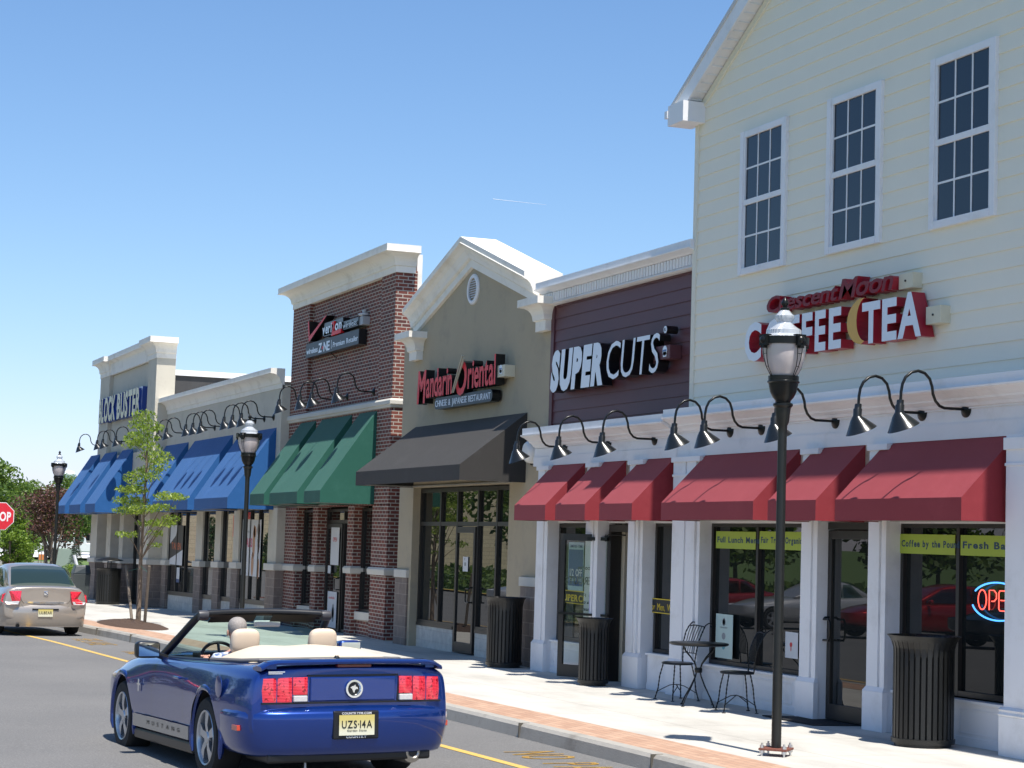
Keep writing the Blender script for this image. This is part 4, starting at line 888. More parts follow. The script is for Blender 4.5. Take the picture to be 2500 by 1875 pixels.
lp.location = (-16.05, 9.08, .02)
copy_thing(lp, (-36.65, 8.95, -.13), 'black street lamp between the blue and the green awnings', rz=R(35))
copy_thing(lp, (-58.6, 8.55, -.23 + .02), 'black street lamp in front of the purple leaved tree', rz=R(20))
copy_thing(lp, (-108, 13.05, -.62), 'far street lamp behind the stop sign', rz=R(50))

# ================================================================== BINS, TABLE, CHAIRS
def bin_(r, h, fl, label, x, y, n=30):
    t = thing('litter_bin', label, 'litter bin', (x, y, gz(x)), 'black slatted litter bins')
    mb = MB()
    for k in range(n):
        a = 2 * PI * k / n; c_, s_ = math.cos(a), math.sin(a); hw = PI * r / n * .68; pr_ = [(r, .06), (r, h - .17), (r + .003, h - .12), (r + fl * .35, h - .06), (r + fl * .75, h - .015), (r + fl, h)]
        vs = []
        for (rr_, z) in pr_:
            for (dr, dw) in ((0, -hw), (0, hw), (-.008, hw), (-.008, -hw)): vs.append(((rr_ + dr) * c_ - dw * s_, (rr_ + dr) * s_ + dw * c_, z))
        fs = [(4 * i + j, 4 * i + (j + 1) % 4, 4 * i + 4 + (j + 1) % 4, 4 * i + 4 + j) for i in range(len(pr_) - 1) for j in range(4)] + [(0, 1, 2, 3), tuple(4 * len(pr_) - 4 + j for j in range(4))]
        mb.add(vs, fs)
    obj('slats', mb, 'bin', t, local=True)
    obj('base_ring', MB().lathe([(r - .02, 0), (r - .02, .03), (r + .012, .035), (r + .016, .08), (r + .0, .085)], n=40), 'bin', t, local=True, smooth=True)
    obj('rim', MB().lathe([(r - .02, h - .2), (r - .01, h - .15), (r + fl * .3, h - .06), (r + fl * .9, h - .01), (r + fl + .012, h + .006), (r + fl + .004, h - .006)], n=40, caps=False).lathe([(r - .012, h - .16), (r - .012, h - .185)], n=40, caps=False), 'bin', t, local=True, smooth=True)
    obj('liner', MB().lathe([(r - .03, .04), (r - .03, h - .1), (r - .05, h - .1), (r - .05, .4)], n=28), 'dark', t, local=True, smooth=True)
    return t
bin_(.305, 1.10, .055, 'wide black slatted bin in front of the window with the neon sign', -16.72, 11.14, 32)
bin_(.205, .93, .05, 'narrow black slatted bin between the open salon door and the cafe table', -24.86, 11.12, 24)
bin_(.28, 1.10, .04, 'black slatted bin beside the restaurant block pier, right of its door', -28.75, 11.30, 30)
b4 = bin_(.37, 1.12, .03, 'black slatted bin with a raised round lid by the tower, far end of the pavement', -61.0, 10.6, 30)
obj('lid', MB().lathe([(.02, 1.47), (.25, 1.44), (.42, 1.38), (.43, 1.36), (.2, 1.38), (.02, 1.40)], n=28), 'bin', b4, local=True, smooth=True)
obj('lid_post', MB().tube([(-.3, 0, 1.1), (-.3, 0, 1.4)], .015).tube([(.3, 0, 1.1), (.3, 0, 1.4)], .015), 'bin', b4, local=True)
t = thing('rubbish_bin', 'plain dark grey bin with a sloped hood, left of the slatted bin by the tower', 'rubbish bin', (-62.4, 9.95, gz(-62.4)))
gm = plain('grey_green_plastic', (.05, .06, .06), .5); obj('body', MB().add([(-.24, -.22, 0), (.24, -.22, 0), (.24, .22, 0), (-.24, .22, 0), (-.29, -.27, .92), (.29, -.27, .92), (.29, .27, .92), (-.29, .27, .92)], [(0, 1, 2, 3), (4, 5, 6, 7), (0, 1, 5, 4), (1, 2, 6, 5), (2, 3, 7, 6), (3, 0, 4, 7)]), gm, t, local=True, bevel=.02)
obj('hood', MB().add([(-.3, -.28, .92), (.3, -.28, .92), (.3, .28, .92), (-.3, .28, .92), (-.2, -.2, 1.18), (.2, -.2, 1.18), (.22, .24, 1.2), (-.22, .24, 1.2)], [(0, 1, 2, 3), (4, 5, 6, 7), (0, 1, 5, 4), (1, 2, 6, 5), (2, 3, 7, 6), (3, 0, 4, 7)]), plain('bin_hood', (.02, .03, .035), .4), t, local=True, bevel=.02)
tx, ty = -21.45, 11.02
t = thing('cafe_table', 'round black wrought iron cafe table between two chairs', 'table', (tx, ty, gz(tx)))
obj('table_top', MB().lathe([(.02, .745), (.34, .745), (.365, .755), (.368, .772), (.36, .778), (.02, .778)], n=48), 'bin', t, local=True, smooth=40)
mb = MB()
for k in range(4):
    a = R(20 + 90 * k); c_, s_ = math.cos(a), math.sin(a); pf = [(.27, .745), (.24, .68), (.14, .60), (.06, .52), (.035, .46), (.03, .42), (.05, .36), (.12, .24), (.22, .10), (.27, .01)]
    leg = MB().tube([(r * c_, r * s_, z) for r, z in pf], .0085, 8).lathe([(.02, 0), (.02, .012)], (.27 * c_, .27 * s_, 0), 8); obj('leg', leg, 'metal', t, local=True, smooth=True)
obj('hub', MB().lathe([(.045, .41), (.05, .43), (.05, .45), (.045, .47)], n=14), 'metal', t, local=True, smooth=True)
def twist(pts, r):
    pts = [Vector(p) for p in pts]; out = []; L = []
    for a, b in zip(pts, pts[1:]):
        n = max(2, int((b - a).length / .012)); L += [a + (b - a) * i / n for i in range(n)]
    L.append(pts[-1]); return L, [r * (1 + .16 * (1 if (i // 2) % 2 else -1)) for i in range(len(L))]
ch = thing('cafe_chair', 'black wrought iron cafe chair to the left of the round table', 'chair', (-22.35, 11.18, gz(-22.3)), 'cafe chairs at the round table', rz=R(8))
obj('seat', MB().lathe([(.03, .455), (.195, .455), (.205, .463), (.203, .476), (.19, .482), (.03, .478)], n=32), 'bin', ch, local=True, smooth=40)
for sx in (-1, 1):
    for sy in (-1, 1):
        L_, rs = twist([(.13 * sx, .13 * sy, .46), (.16 * sx, .16 * sy, .30), (.17 * sx, .175 * sy, .14), (.20 * sx, .20 * sy, .01)], .0085)
        obj('leg', MB().tube(L_, rs, 8).lathe([(.024, 0), (.024, .01)], (.20 * sx, .20 * sy, 0), 8), 'metal', ch, local=True, smooth=True)
mb = MB()
for s_ in (-1, 1): mb.tube([(.18 * s_, .18, .10), (.09 * s_, .05, .185), (0, 0, .2), (-.09 * s_, -.05, .185), (-.18 * s_, -.18, .10)], .006, 6)
obj('stretcher', mb, 'metal', ch, local=True, smooth=True)
mb = MB()
for s_ in (-1, 1):
    L_, rs = twist([(.13 * s_, .17, .46), (.15 * s_, .185, .62), (.165 * s_, .20, .74), (.18 * s_, .245, .86), (.175 * s_, .285, .93), (.17 * s_, .31, .96)], .0085); mb.tube(L_, rs, 8)
    mb.tube([(.17 * s_, .31, .96), (.18 * s_, .345, .985), (.185 * s_, .38, .985), (.185 * s_, .395, .96), (.185 * s_, .38, .94), (.185 * s_, .365, .95)], .008, 6)
mb.tube([(-.175, .29, .94), (0, .285, .955), (.175, .29, .94)], .008, 6).tube([(-.142, .185, .60), (.142, .185, .60)], .0065, 6)
obj('back_frame', mb, 'metal', ch, local=True, smooth=True)
mb = MB()
for k in range(5): x = -.1 + k * .05; mb.tube([(x * .9, .185, .60), (x, .20, .74), (x * 1.15, .245, .86), (x * 1.2, .287, .95)], .0055, 6)
obj('back_bars', mb, 'metal', ch, local=True, smooth=True)
copy_thing(ch, (-20.6, 11.10, gz(-20.6)), 'black wrought iron cafe chair to the right of the round table', rz=R(-14))
t = thing('door_mat', 'black door mat in front of the coffee shop door', 'mat', (-19.3, 11.3, 0)); obj('mat', MB().slab([(-20.0, 11.12), (-18.85, 11.12), (-18.75, 11.70), (-19.7, 11.70)], gz(-19.3) + .001, gz(-19.3) + .014), plain('rubber', (.015, .015, .015), .9, bp=.8, bs=90), t)

# ================================================================== CARS
def paint(name, col, metal=.45, rough=.32, lines=()):
    m, nt, b = newmat(name); v = coords(nt)
    c = mixc(nt, noise(nt, v, 500, 1), tuple(x * .88 for x in col), tuple(min(1, x * 1.12) for x in col))
    if lines:
        sp = nt.nodes.new('ShaderNodeSeparateXYZ'); nt.links.new(v, sp.inputs[0]); tot = None
        for (x0, za, zb, sl) in lines:
            f = nmath(nt, 'LESS_THAN', nmath(nt, 'ABSOLUTE', nmath(nt, 'SUBTRACT', nmath(nt, 'ADD', sp.outputs[0], nmath(nt, 'MULTIPLY', sp.outputs[2], sl)), x0)), .0045)
            f = nmath(nt, 'MULTIPLY', f, nmath(nt, 'MULTIPLY', nmath(nt, 'GREATER_THAN', sp.outputs[2], za), nmath(nt, 'LESS_THAN', sp.outputs[2], zb)))
            f = nmath(nt, 'MULTIPLY', f, nmath(nt, 'GREATER_THAN', nmath(nt, 'ABSOLUTE', sp.outputs[1]), .8))
            tot = f if tot is None else nmath(nt, 'MAXIMUM', tot, f)
        c = mixc(nt, tot, c, (.003, .003, .004))
    nt.links.new(c, b.inputs['Base Color']); b.inputs['Metallic'].default_value = metal; b.inputs['Roughness'].default_value = rough
    b.inputs['Coat Weight'].default_value = 1.; b.inputs['Coat Roughness'].default_value = .02
    return m
rubber = plain('tyre_rubber', (.018, .018, .018), .85, bp=.3, bs=80); alloy = plain('wheel_alloy', (.52, .54, .57), .28, .75); chrome = plain('chrome', (.75, .76, .78), .08, 1., var=.01)
blk = plain('car_black_trim', (.010, .010, .011), .35); cloth = plain('tan_top_cloth', (.62, .53, .40), .8, var=.05, bp=.2, bs=300); leather = plain('tan_leather', (.68, .55, .42), .5, var=.03)
tint = glassthin('windscreen_glass', (.55, .72, .66), .1); under = plain('underbody', (.012, .012, .012), .9)
def tail_red():
    m, nt, b = newmat('tail_lamp_red'); v = coords(nt)
    wv = nt.nodes.new('ShaderNodeTexWave'); wv.inputs['Scale'].default_value = 26; wv.bands_direction = 'Z'; wv.inputs['Distortion'].default_value = 1.5; nt.links.new(v, wv.inputs[0])
    c = mixc(nt, wv.outputs['Fac'], (.50, .004, .02), (.95, .06, .09)); c = mixc(nt, nmath(nt, 'GREATER_THAN', noise(nt, v, 40, 2), .60), c, (.25, .0, .01))
    nt.links.new(c, b.inputs['Base Color']); b.inputs['Roughness'].default_value = .15; b.inputs['Coat Weight'].default_value = 1.; b.inputs['Specular IOR Level'].default_value = .6
    return m
tred = tail_red()
def loft_body(st, prof):
    """stations (x, dict) -> closed mirrored hull"""
    mb = MB(); n = None
    for s_ in st:
        h = prof(s_); full = h + [(-y, z) for y, z in reversed(h[1:-1])]
        n = len(full); mb.v += [(s_[0], y, z) for y, z in full]
    k = len(st); mb.f = [(i * n + j, i * n + (j + 1) % n, (i + 1) * n + (j + 1) % n, (i + 1) * n + j) for i in range(k - 1) for j in range(n)]
    m2 = n // 2                                                  # cap with quads across
    for base in (0, (k - 1) * n):
        for j in range(m2 - 1): mb.f.append((base + j + (0 if j else 0), base + j + 1, base + n - j - 1 if j + 1 < n else base, base + (n - j) % n))
        mb.f.append((base + m2 - 1, base + m2, base + m2 + 1))
    mb.mi = [0] * len(mb.f); return mb
def hull(st, prof, mats, cuts, lv=2):
    """subdivided hull with pockets cut out: cuts = [(MB, material)]"""
    a = obj('tmp', loft_body(st, prof), mats[0]); ss = a.modifiers.new('s', 'SUBSURF'); ss.levels = lv; ss.render_levels = lv
    cc = []
    for mb, mt in cuts:
        c = obj('tmpc', mb, mt); cc.append(c); bo = a.modifiers.new('b', 'BOOLEAN'); bo.operation = 'DIFFERENCE'; bo.object = c; bo.solver = 'EXACT'
        try: bo.material_mode = 'TRANSFER'
        except Exception: pass
    bpy.context.view_layer.update()
    me = bpy.data.meshes.new_from_object(a.evaluated_get(bpy.context.evaluated_depsgraph_get()))
    for o in [a] + cc: bpy.data.objects.remove(o)
    return me
def meshobj(name, me, parent):
    me.polygons.foreach_set('use_smooth', [True] * len(me.polygons)); me.set_sharp_from_angle(angle=R(32))
    o = bpy.data.objects.new(name, me); C.objects.link(o); o.parent = parent; return o
def ovalcut(x, r, z, y0, y1, n=40):
    return MB().lathe([(r, y0), (r, y1)], (x, 0, z), n, 'y')
def wheel(parent, x, y, r, wdt, rimr, spokes=5, name='wheel', side=1):
    hub = obj(name, MB().lathe([(r * .62, -wdt / 2), (r * .93, -wdt / 2), (r * .985, -wdt * .38), (r, -wdt * .25), (r, wdt * .25), (r * .985, wdt * .38), (r * .93, wdt / 2), (r * .70, wdt / 2), (rimr, wdt * .46), (rimr * .97, wdt * .3)], (x, y, r), 44, 'y', caps=False), rubber, parent, local=True, smooth=True) if side > 0 else \
        obj(name, MB().lathe([(r * .62, wdt / 2), (r * .93, wdt / 2), (r * .985, wdt * .38), (r, wdt * .25), (r, -wdt * .25), (r * .985, -wdt * .38), (r * .93, -wdt / 2), (r * .70, -wdt / 2), (rimr, -wdt * .46), (rimr * .97, -wdt * .3)], (x, y, r), 44, 'y', caps=False), rubber, parent, local=True, smooth=True)
    s_ = side; w_ = wdt / 2
    rim = MB().lathe([(rimr * 1.01, s_ * w_ * .93), (rimr * .985, s_ * w_ * 1.02), (rimr * .93, s_ * w_ * .96), (rimr * .90, s_ * w_ * .7), (rimr * .86, s_ * w_ * .1), (rimr * .84, -s_ * w_ * .7)], (x, y, r), 44, 'y', caps=False)
    for k in range(spokes):
        a = 2 * PI * k / spokes + .3; c_, sn = math.cos(a), math.sin(a); vs = []
        for rr_, hw, d in ((rimr * .10, .035, .80), (rimr * .45, .030, .92), (rimr * .93, .05, .86)):
            for q, dd in ((-hw, 0), (hw, 0), (hw * .7, -.25), (-hw * .7, -.25)): vs.append((x + rr_ * c_ - q * sn, y + s_ * w_ * (d + dd), r + rr_ * sn + q * c_))
        rim.add(vs, [(4 * i + j, 4 * i + (j + 1) % 4, 4 * i + 4 + (j + 1) % 4, 4 * i + 4 + j) for i in range(2) for j in range(4)])
    rim.lathe([(.0, s_ * w_ * .93), (.045, s_ * w_ * .92), (.06, s_ * w_ * .75), (.06, s_ * w_ * .5)], (x, y, r), 20, 'y', caps=False)
    obj('rim', rim, alloy, hub, local=True, smooth=35)
    obj('brake_disc', MB().lathe([(.02, s_ * w_ * .15), (rimr * .7, s_ * w_ * .15), (rimr * .7, s_ * w_ * .05)], (x, y, r), 28, 'y'), plain('brake', (.12, .11, .10), .5, .6), hub, local=True)
def platebox(parent, x, z, hw, hh, txt, small, tmat, y=0., tilt=0.):
    p = obj('licence_plate', MB().box(x, x + .006, y - hw, y + hw, z - hh, z + hh), tmat, parent, local=True)
    mb = joined(txt, -hw * .86, hw * .86, z - hh * .28, z + hh * .5, 0, .002, bold=.01, gap=.12, space=.2); mb.v = [(x - .003 + yy * .5, y - xx, zz) for xx, yy, zz in mb.v]; obj('plate_lettering', mb, [Mblk, Mblk], p, local=True)
    if small: mb = joined(small, -hw * .55, hw * .55, z - hh * .62, z - hh * .42, 0, .002, bold=.0); mb.v = [(x - .003 + yy * .5, y - xx, zz) for xx, yy, zz in mb.v]; obj('plate_lettering', mb, [Mblk, Mblk], p, local=True)
    return p
def platemat():
    m, nt, b = newmat('plate_yellow'); sp = nt.nodes.new('ShaderNodeSeparateXYZ'); nt.links.new(coords(nt, 'Generated'), sp.inputs[0])
    nt.links.new(ramp(nt, sp.outputs[2], [(.15, (.70, .68, .52)), (.8, (.60, .50, .16))]), b.inputs['Base Color']); b.inputs['Roughness'].default_value = .4; return m
pmat = platemat()

# ------------------------------------------------ blue convertible
car = thing('convertible_car', 'metallic blue convertible with its tan roof folded, seen from behind on the road', 'car', (-16.46, 4.645, -.135))
blue = paint('blue_car_paint', (.006, .040, .235), .6, .27, lines=((1.72, .26, .93, .10), (.62, .42, .96, -.06)))
ST = [(-1.085, .80, .845, .795, .46, .925, .965, .975), (-1.06, .82, .87, .815, .42, .94, .985, 1.0), (-.85, .86, .925, .85, .32, .955, 1.0, 1.015), (-.45, .88, .945, .865, .26, .97, 1.0, 1.015), (0, .885, .955, .87, .24, .975, .995, 1.01),
      (.45, .88, .935, .865, .22, .97, .985, .99), (1.1, .88, .925, .87, .2, .955, .968, .975), (1.75, .88, .925, .87, .2, .945, .965, .985), (2.2, .88, .94, .87, .22, .93, .96, 1.0),
      (2.72, .88, .95, .85, .24, .90, .93, .975), (3.2, .84, .92, .80, .28, .84, .87, .90), (3.45, .75, .86, .72, .32, .75, .79, .81), (3.58, .6, .72, .6, .4, .66, .68, .69)]
def pf(s_):
    x, wl, wm, ws, zb, zsh, zt, zc = s_
    return [(0, zb), (wl * .7, zb), (wl, zb + .03), (wm - .012, .44), (wm + .002, .60), (wm - .01, .76), (ws + .03, zsh - .06), (ws, zsh - .01), (ws - .10, zt), (ws * .45, zc - .004), (0, zc)]
RW = .345
cuts = [(ovalcut(0, .395, .36, .60, 1.3), under), (ovalcut(0, .395, .36, -1.3, -.60), under), (ovalcut(2.72, .395, .36, .60, 1.3), under), (ovalcut(2.72, .395, .36, -1.3, -.60), under),
        (MB().slab([(-.1, -.66), (1.62, -.70), (1.62, .70), (-.1, .66)], .48, 1.4), plain('cabin_tan', (.34, .28, .21), .7))]
cb = meshobj('body', hull(ST, pf, [blue], cuts), car)
def arch(x, yy, sg, r=.415):
    pts = []
    for k in range(25):
        a = R(-22 + 224 * k / 24); pts.append((x + r * math.cos(a), sg * (yy - .006 * abs(math.cos(a)) * 4), .355 + r * math.sin(a)))
    return pts
for x in (0, 2.72):
    for sg in (-1, 1): obj('wheel_arch', MB().tube(arch(x, .925 if x == 0 else .92, sg), [.012] + [.028] * 23 + [.012], 8), blue, car, local=True, smooth=True)
# rear bumper
path = [(-.42, .93), (-.62, .945), (-.85, .93), (-.98, .895), (-1.06, .84), (-1.115, .74), (-1.145, .55), (-1.16, .28), (-1.165, 0)]
path = path + [(a, -b) for a, b in reversed(path[:-1])]
bp = [(-.22, .27), (-.10, .265), (-.055, .285), (-.03, .34), (-.005, .45), (.006, .56), (.004, .605), (-.006, .622), (-.024, .636), (-.085, .672), (-.22, .675)]
obj('rear_bumper', MB().sweep(path, bp, side=-1), blue, car, local=True, smooth=50)
obj('lower_valance', MB().box(-1.06, -.5, -.72, .72, .21, .29), blk, car, local=True, bevel=.02)
obj('plate_recess', MB().box(-1.178, -1.12, -.20, .20, .40, .63), blk, car, local=True, bevel=.012)
pl_ = platebox(car, -1.19, .515, .155, .082, 'UZS·14A', 'Garden State', pmat)
for txt, za, zb, hw in (('COUNTRYFM.COM', .602, .62, .13), ('COUNTRY', .411, .431, .09)):
    mb = joined(txt, -hw, hw, za, zb, 0, .002, bold=.03); mb.v = [(-1.182 + y * .5, -x, z) for x, y, z in mb.v]; obj('frame_lettering', mb, [Mw, Mw], pl_, local=True)
# tail panel with lamps
obj('tail_panel', MB().box(-1.098, -1.06, -.38, .38, .705, .905), blue, car, local=True, bevel=.012)
obj('panel_gap', MB().box(-1.094, -1.06, -.79, .79, .688, .702).box(-1.092, -1.06, -.40, .40, .908, .922), blk, car, local=True)
for sg in (-1, 1):
    hx = MB().add([(-1.095, sg * .385, .692), (-1.055, sg * .80, .70), (-1.05, sg * .79, .895), (-1.09, sg * .40, .915), (-1.02, sg * .385, .692), (-1.0, sg * .80, .70), (-1.0, sg * .79, .895), (-1.02, sg * .40, .915)], [(0, 1, 2, 3), (4, 5, 6, 7), (0, 1, 5, 4), (1, 2, 6, 5), (2, 3, 7, 6), (3, 0, 4, 7)])
    tl = obj('tail_light', hx, blk, car, local=True, bevel=.02)
    for k in range(3):
        a, b = .405 + k * .129, .405 + k * .129 + .121; mb = MB(); N = 6
        zl = .705 if k else .765
        vs = []
        for i in range(N + 1):
            t_ = i / N; yy = a + (b - a) * t_; xx = -1.105 + (yy - .40) * .10 - .016 * math.sin(PI * t_) ** .5
            zt_ = .906 - (yy - .4) * .03; vs += [(xx, sg * yy, zl), (xx - .004, sg * yy, (zl + zt_) / 2), (xx + .004, sg * yy, zt_), (-1.04, sg * yy, zt_), (-1.04, sg * yy, zl)]
        mb.add(vs, [(5 * i + j, 5 * i + (j + 1) % 5, 5 * i + 5 + (j + 1) % 5, 5 * i + 5 + j) for i in range(N) for j in range(5)] + [(0, 1, 2, 3, 4), tuple(5 * N + j for j in range(5))])
        obj('lens', mb, tred, tl, local=True, smooth=35)
    obj('reversing_lens', MB().box(-1.118, -1.05, sg * .405, sg * .526, .705, .757), plain('clear_lens', (.55, .53, .52), .15, coat=1., var=.3, vs=60), tl, local=True, bevel=.008)
em = obj('emblem', MB().lathe([(.048, -.012), (.058, -.026), (.074, -.026), (.080, -.008), (.080, 0)], (-1.096, 0, .805), 36, 'x', caps=False), chrome, car, local=True, smooth=40)
obj('emblem_disc', MB().lathe([(.001, -.013), (.05, -.013), (.05, 0)], (-1.096, 0, .805), 28, 'x'), Mblk, em, local=True)
hs = [(.0, -.035), (.008, -.01), (.022, .0), (.035, -.005), (.03, .012), (.012, .02), (.012, .036), (-.002, .024), (-.02, .02), (-.034, .01), (-.018, .0), (-.01, -.02)]
mb = MB().add([(-1.114, -y, .805 + z) for y, z in hs] + [(-1.108, -y, .805 + z) for y, z in hs], [tuple(range(12)), tuple(range(12, 24))] + [(i, (i + 1) % 12, 12 + (i + 1) % 12, 12 + i) for i in range(12)]); obj('emblem_figure', mb, chrome, em, local=True)
# spoiler
N = 24; mb = MB()
for i in range(N + 1):
    y = -.80 + 1.6 * i / N; e_ = abs(y) / .80; drop = .045 * max(0, (e_ - .86) / .14) ** 1.5; fx = .05 * e_ ** 3
    for dx, dz in ((-1.145, 1.012), (-1.15, 1.03), (-1.13, 1.044), (-1.02, 1.052), (-.93, 1.035), (-.93, 1.012), (-1.04, 1.01)): mb.v.append((dx + fx, y, dz - drop - .012 * e_ ** 2))
mb.f = [(7 * i + j, 7 * i + (j + 1) % 7, 7 * i + 7 + (j + 1) % 7, 7 * i + 7 + j) for i in range(N) for j in range(7)] + [tuple(range(7)), tuple(range(7 * N, 7 * N + 7))]; mb.mi = [0] * len(mb.f)
obj('spoiler', mb, blue, car, local=True, smooth=45)
for sg in (1, -1): obj('spoiler_foot', MB().box(-1.06, -.96, sg * .66, sg * .74, .97, 1.03), blue, car, local=True)
obj('high_brake_light', MB().box(-1.115, -1.05, -.15, .15, .982, 1.008), plain('dark_red_lens', (.16, .01, .015), .2, coat=1.), car, local=True, bevel=.006)
obj('trunk_lettering', MB().box(-1.10, -1.09, .60, .74, .945, .952).box(-1.10, -1.09, .62, .74, .932, .938), Mw, car, local=True)
obj('exhaust_pipe', MB().lathe([(.02, -.02), (.05, -.05), (.09, -.02), (.10, .04), (.10, .3)], (-1.02, -.56, .27), 22, 'x', caps=False), plain('exhaust_steel', (.5, .47, .42), .3, .8), car, local=True, smooth=True)
for sg in (1, -1): obj('side_marker', MB().box(-.92, -.78, sg * .90, sg * (.938), .47, .515), plain('marker_orange', (.55, .05, .02), .3, coat=1.), car, local=True, bevel=.004)
# side stripe with lettering, fuel flap, handle, badge, sill
for sg in (1, -1):
    mb = MB(); 
    for x in fr(.44, 2.26, 8): mb.v += [(x, sg * (.928 + .004), .29), (x, sg * .9345, .405), (x, sg * .922, .405), (x, sg * .915, .29)]
    mb.f = [(4 * i + j, 4 * i + (j + 1) % 4, 4 * i + 4 + (j + 1) % 4, 4 * i + 4 + j) for i in range(8) for j in range(4)] + [(0, 1, 2, 3), (32, 33, 34, 35)]; mb.mi = [0] * len(mb.f)
    sp_ = obj('side_stripe', mb, plain('stripe_silver', (.34, .32, .29), .3, .4, coat=.6), car, local=True)
    if sg > 0:
        mb = joined('MUSTANG', 0, 1.05, .335, .375, 0, .002, bold=.0, gap=.9); mb.v = [(1.75 - x, .9375 + y * .5, z) for x, y, z in mb.v]; obj('stripe_lettering', mb, [blk, blk], sp_, local=True)
    obj('sill', MB().box(.40, 2.30, sg * .80, sg * .905, .17, .27), blk, car, local=True, bevel=.02)
    obj('door_handle', MB().box(.70, .88, sg * .925, sg * .958, .80, .825), blue, car, local=True, bevel=.01)
obj('fuel_flap', MB().lathe([(.085, .0), (.09, .004), (.09, .008), (.08, .010), (.001, .012)], (-.42, .935, .80), 28, 'y'), blue, car, local=True, smooth=30)
obj('fender_badge', MB().box(2.02, 2.05, .942, .952, .62, .74).box(1.98, 2.09, .942, .95, .68, .70), chrome, car, local=True, bevel=.004)
# windscreen and its frame
def wsp(t, s_):                                                 # t 0 base .. 1 top ; s -1..1 across
    x = 1.93 - .76 * t + .10 * (1 - s_ * s_) * (1 - .5 * t); return (x, s_ * (.755 - .125 * t), .95 + .415 * t + .02 * (1 - s_ * s_))
mb = MB()
for i in range(7):
    for j in range(13): mb.v.append(wsp(i / 6, -1 + j / 6))
mb.f = [(13 * i + j, 13 * i + j + 1, 13 * i + 14 + j, 13 * i + 13 + j) for i in range(6) for j in range(12)]; mb.mi = [0] * len(mb.f)
obj('windscreen', mb, tint, car, local=True, smooth=True)
pts = [wsp(i / 8, 1) for i in range(9)]; pts[0] = (1.99, .77, .92)
tp = [wsp(1, 1 - j / 6) for j in range(13)]
fr_pts = pts[:-1] + [(wsp(1, .985))] + tp[1:-1] + [wsp(1, -.985)] + [(x, -y, z) for x, y, z in reversed(pts[:-1])]
obj('windscreen_frame', MB().tube(fr_pts, [.04] * 4 + [.036] * (len(fr_pts) - 8) + [.04] * 4, 10), blk, car, local=True, smooth=True)
for sg in (1, -1): obj('header_latch', MB().lathe([(.0, -.05), (.045, -.045), (.05, 0), (.045, .045), (0, .05)], (1.17, sg * .60, 1.355), 16, 'y'), plain('latch_grey', (.05, .05, .055), .4), car, local=True, smooth=True)
for sg in (1, -1): obj('sun_visor', MB().add([(1.16, sg * .52, 1.355), (1.16, sg * .08, 1.365), (1.28, sg * .08, 1.295), (1.28, sg * .52, 1.285)], [(0, 1, 2, 3)]), blk, car, local=True)
obj('inner_mirror', MB().box(1.30, 1.335, -.20, .06, 1.245, 1.305), plain('mirror_back', (.62, .62, .6), .4), car, local=True, bevel=.015)
obj('dashboard', MB().add([(1.6, -.7, .98), (1.95, -.7, .955), (1.95, .7, .955), (1.6, .7, .98), (1.5, -.7, .90), (1.5, .7, .90), (1.55, -.7, .6), (1.55, .7, .6)], [(0, 1, 2, 3), (0, 3, 5, 4), (4, 5, 7, 6)]).box(1.42, 1.6, .2, .56, .93, 1.01), blk, car, local=True, bevel=.01)
mb = MB(); ctr = Vector((1.30, .38, .94)); ax = Vector((-.86, 0, .5)).normalized(); u = Vector((0, 1, 0)); v_ = ax.cross(u)
mb.tube([ctr + (u * math.cos(2 * PI * k / 28) + v_ * math.sin(2 * PI * k / 28)) * .185 for k in range(29)], .016, 8)
for a in (30, 150, 270): mb.tube([ctr - ax * .02, ctr + (u * math.cos(R(a)) + v_ * math.sin(R(a))) * .18], .014, 6)
mb.tube([ctr - ax * .02, ctr - ax * .25], .03, 8); obj('steering_wheel', mb, blk, car, local=True, smooth=True)
def cushion(cx_, cy_, cz_, sx, sy, sz, p=3.2, n=14):
    mb = MB()
    for i in range(n + 1):
        a = -PI / 2 + PI * i / n
        for j in range(2 * n):
            b = 2 * PI * j / (2 * n); f = lambda t: math.copysign(abs(t) ** (2 / p), t)
            mb.v.append((cx_ + sx * f(math.cos(a)) * f(math.cos(b)), cy_ + sy * f(math.cos(a)) * f(math.sin(b)), cz_ + sz * f(math.sin(a))))
    mb.f = [(i * 2 * n + j, i * 2 * n + (j + 1) % (2 * n), (i + 1) * 2 * n + (j + 1) % (2 * n), (i + 1) * 2 * n + j) for i in range(n) for j in range(2 * n)]; mb.mi = [0] * len(mb.f); return mb
for sg in (1, -1):
    st_ = obj('seat', cushion(.66, sg * .37, .74, .085, .24, .27), leather, car, local=True, smooth=True)
    obj('cushion', cushion(.98, sg * .37, .52, .27, .24, .08), leather, st_, local=True, smooth=True)
    hr = cushion(0, 0, 0, .062, .132, .115, 3.4); hr.v = [(.635 + x - z * .2, sg * .37 + y * (1 - .25 * z), 1.135 + z) for x, y, z in hr.v]; obj('headrest', hr, leather, st_, local=True, smooth=True)
    obj('headrest_post', MB().tube([(.65, sg * .37 + .05, .9), (.64, sg * .37 + .05, 1.1)], .007).tube([(.65, sg * .37 - .05, .9), (.64, sg * .37 - .05, 1.1)], .007), chrome, st_, local=True)
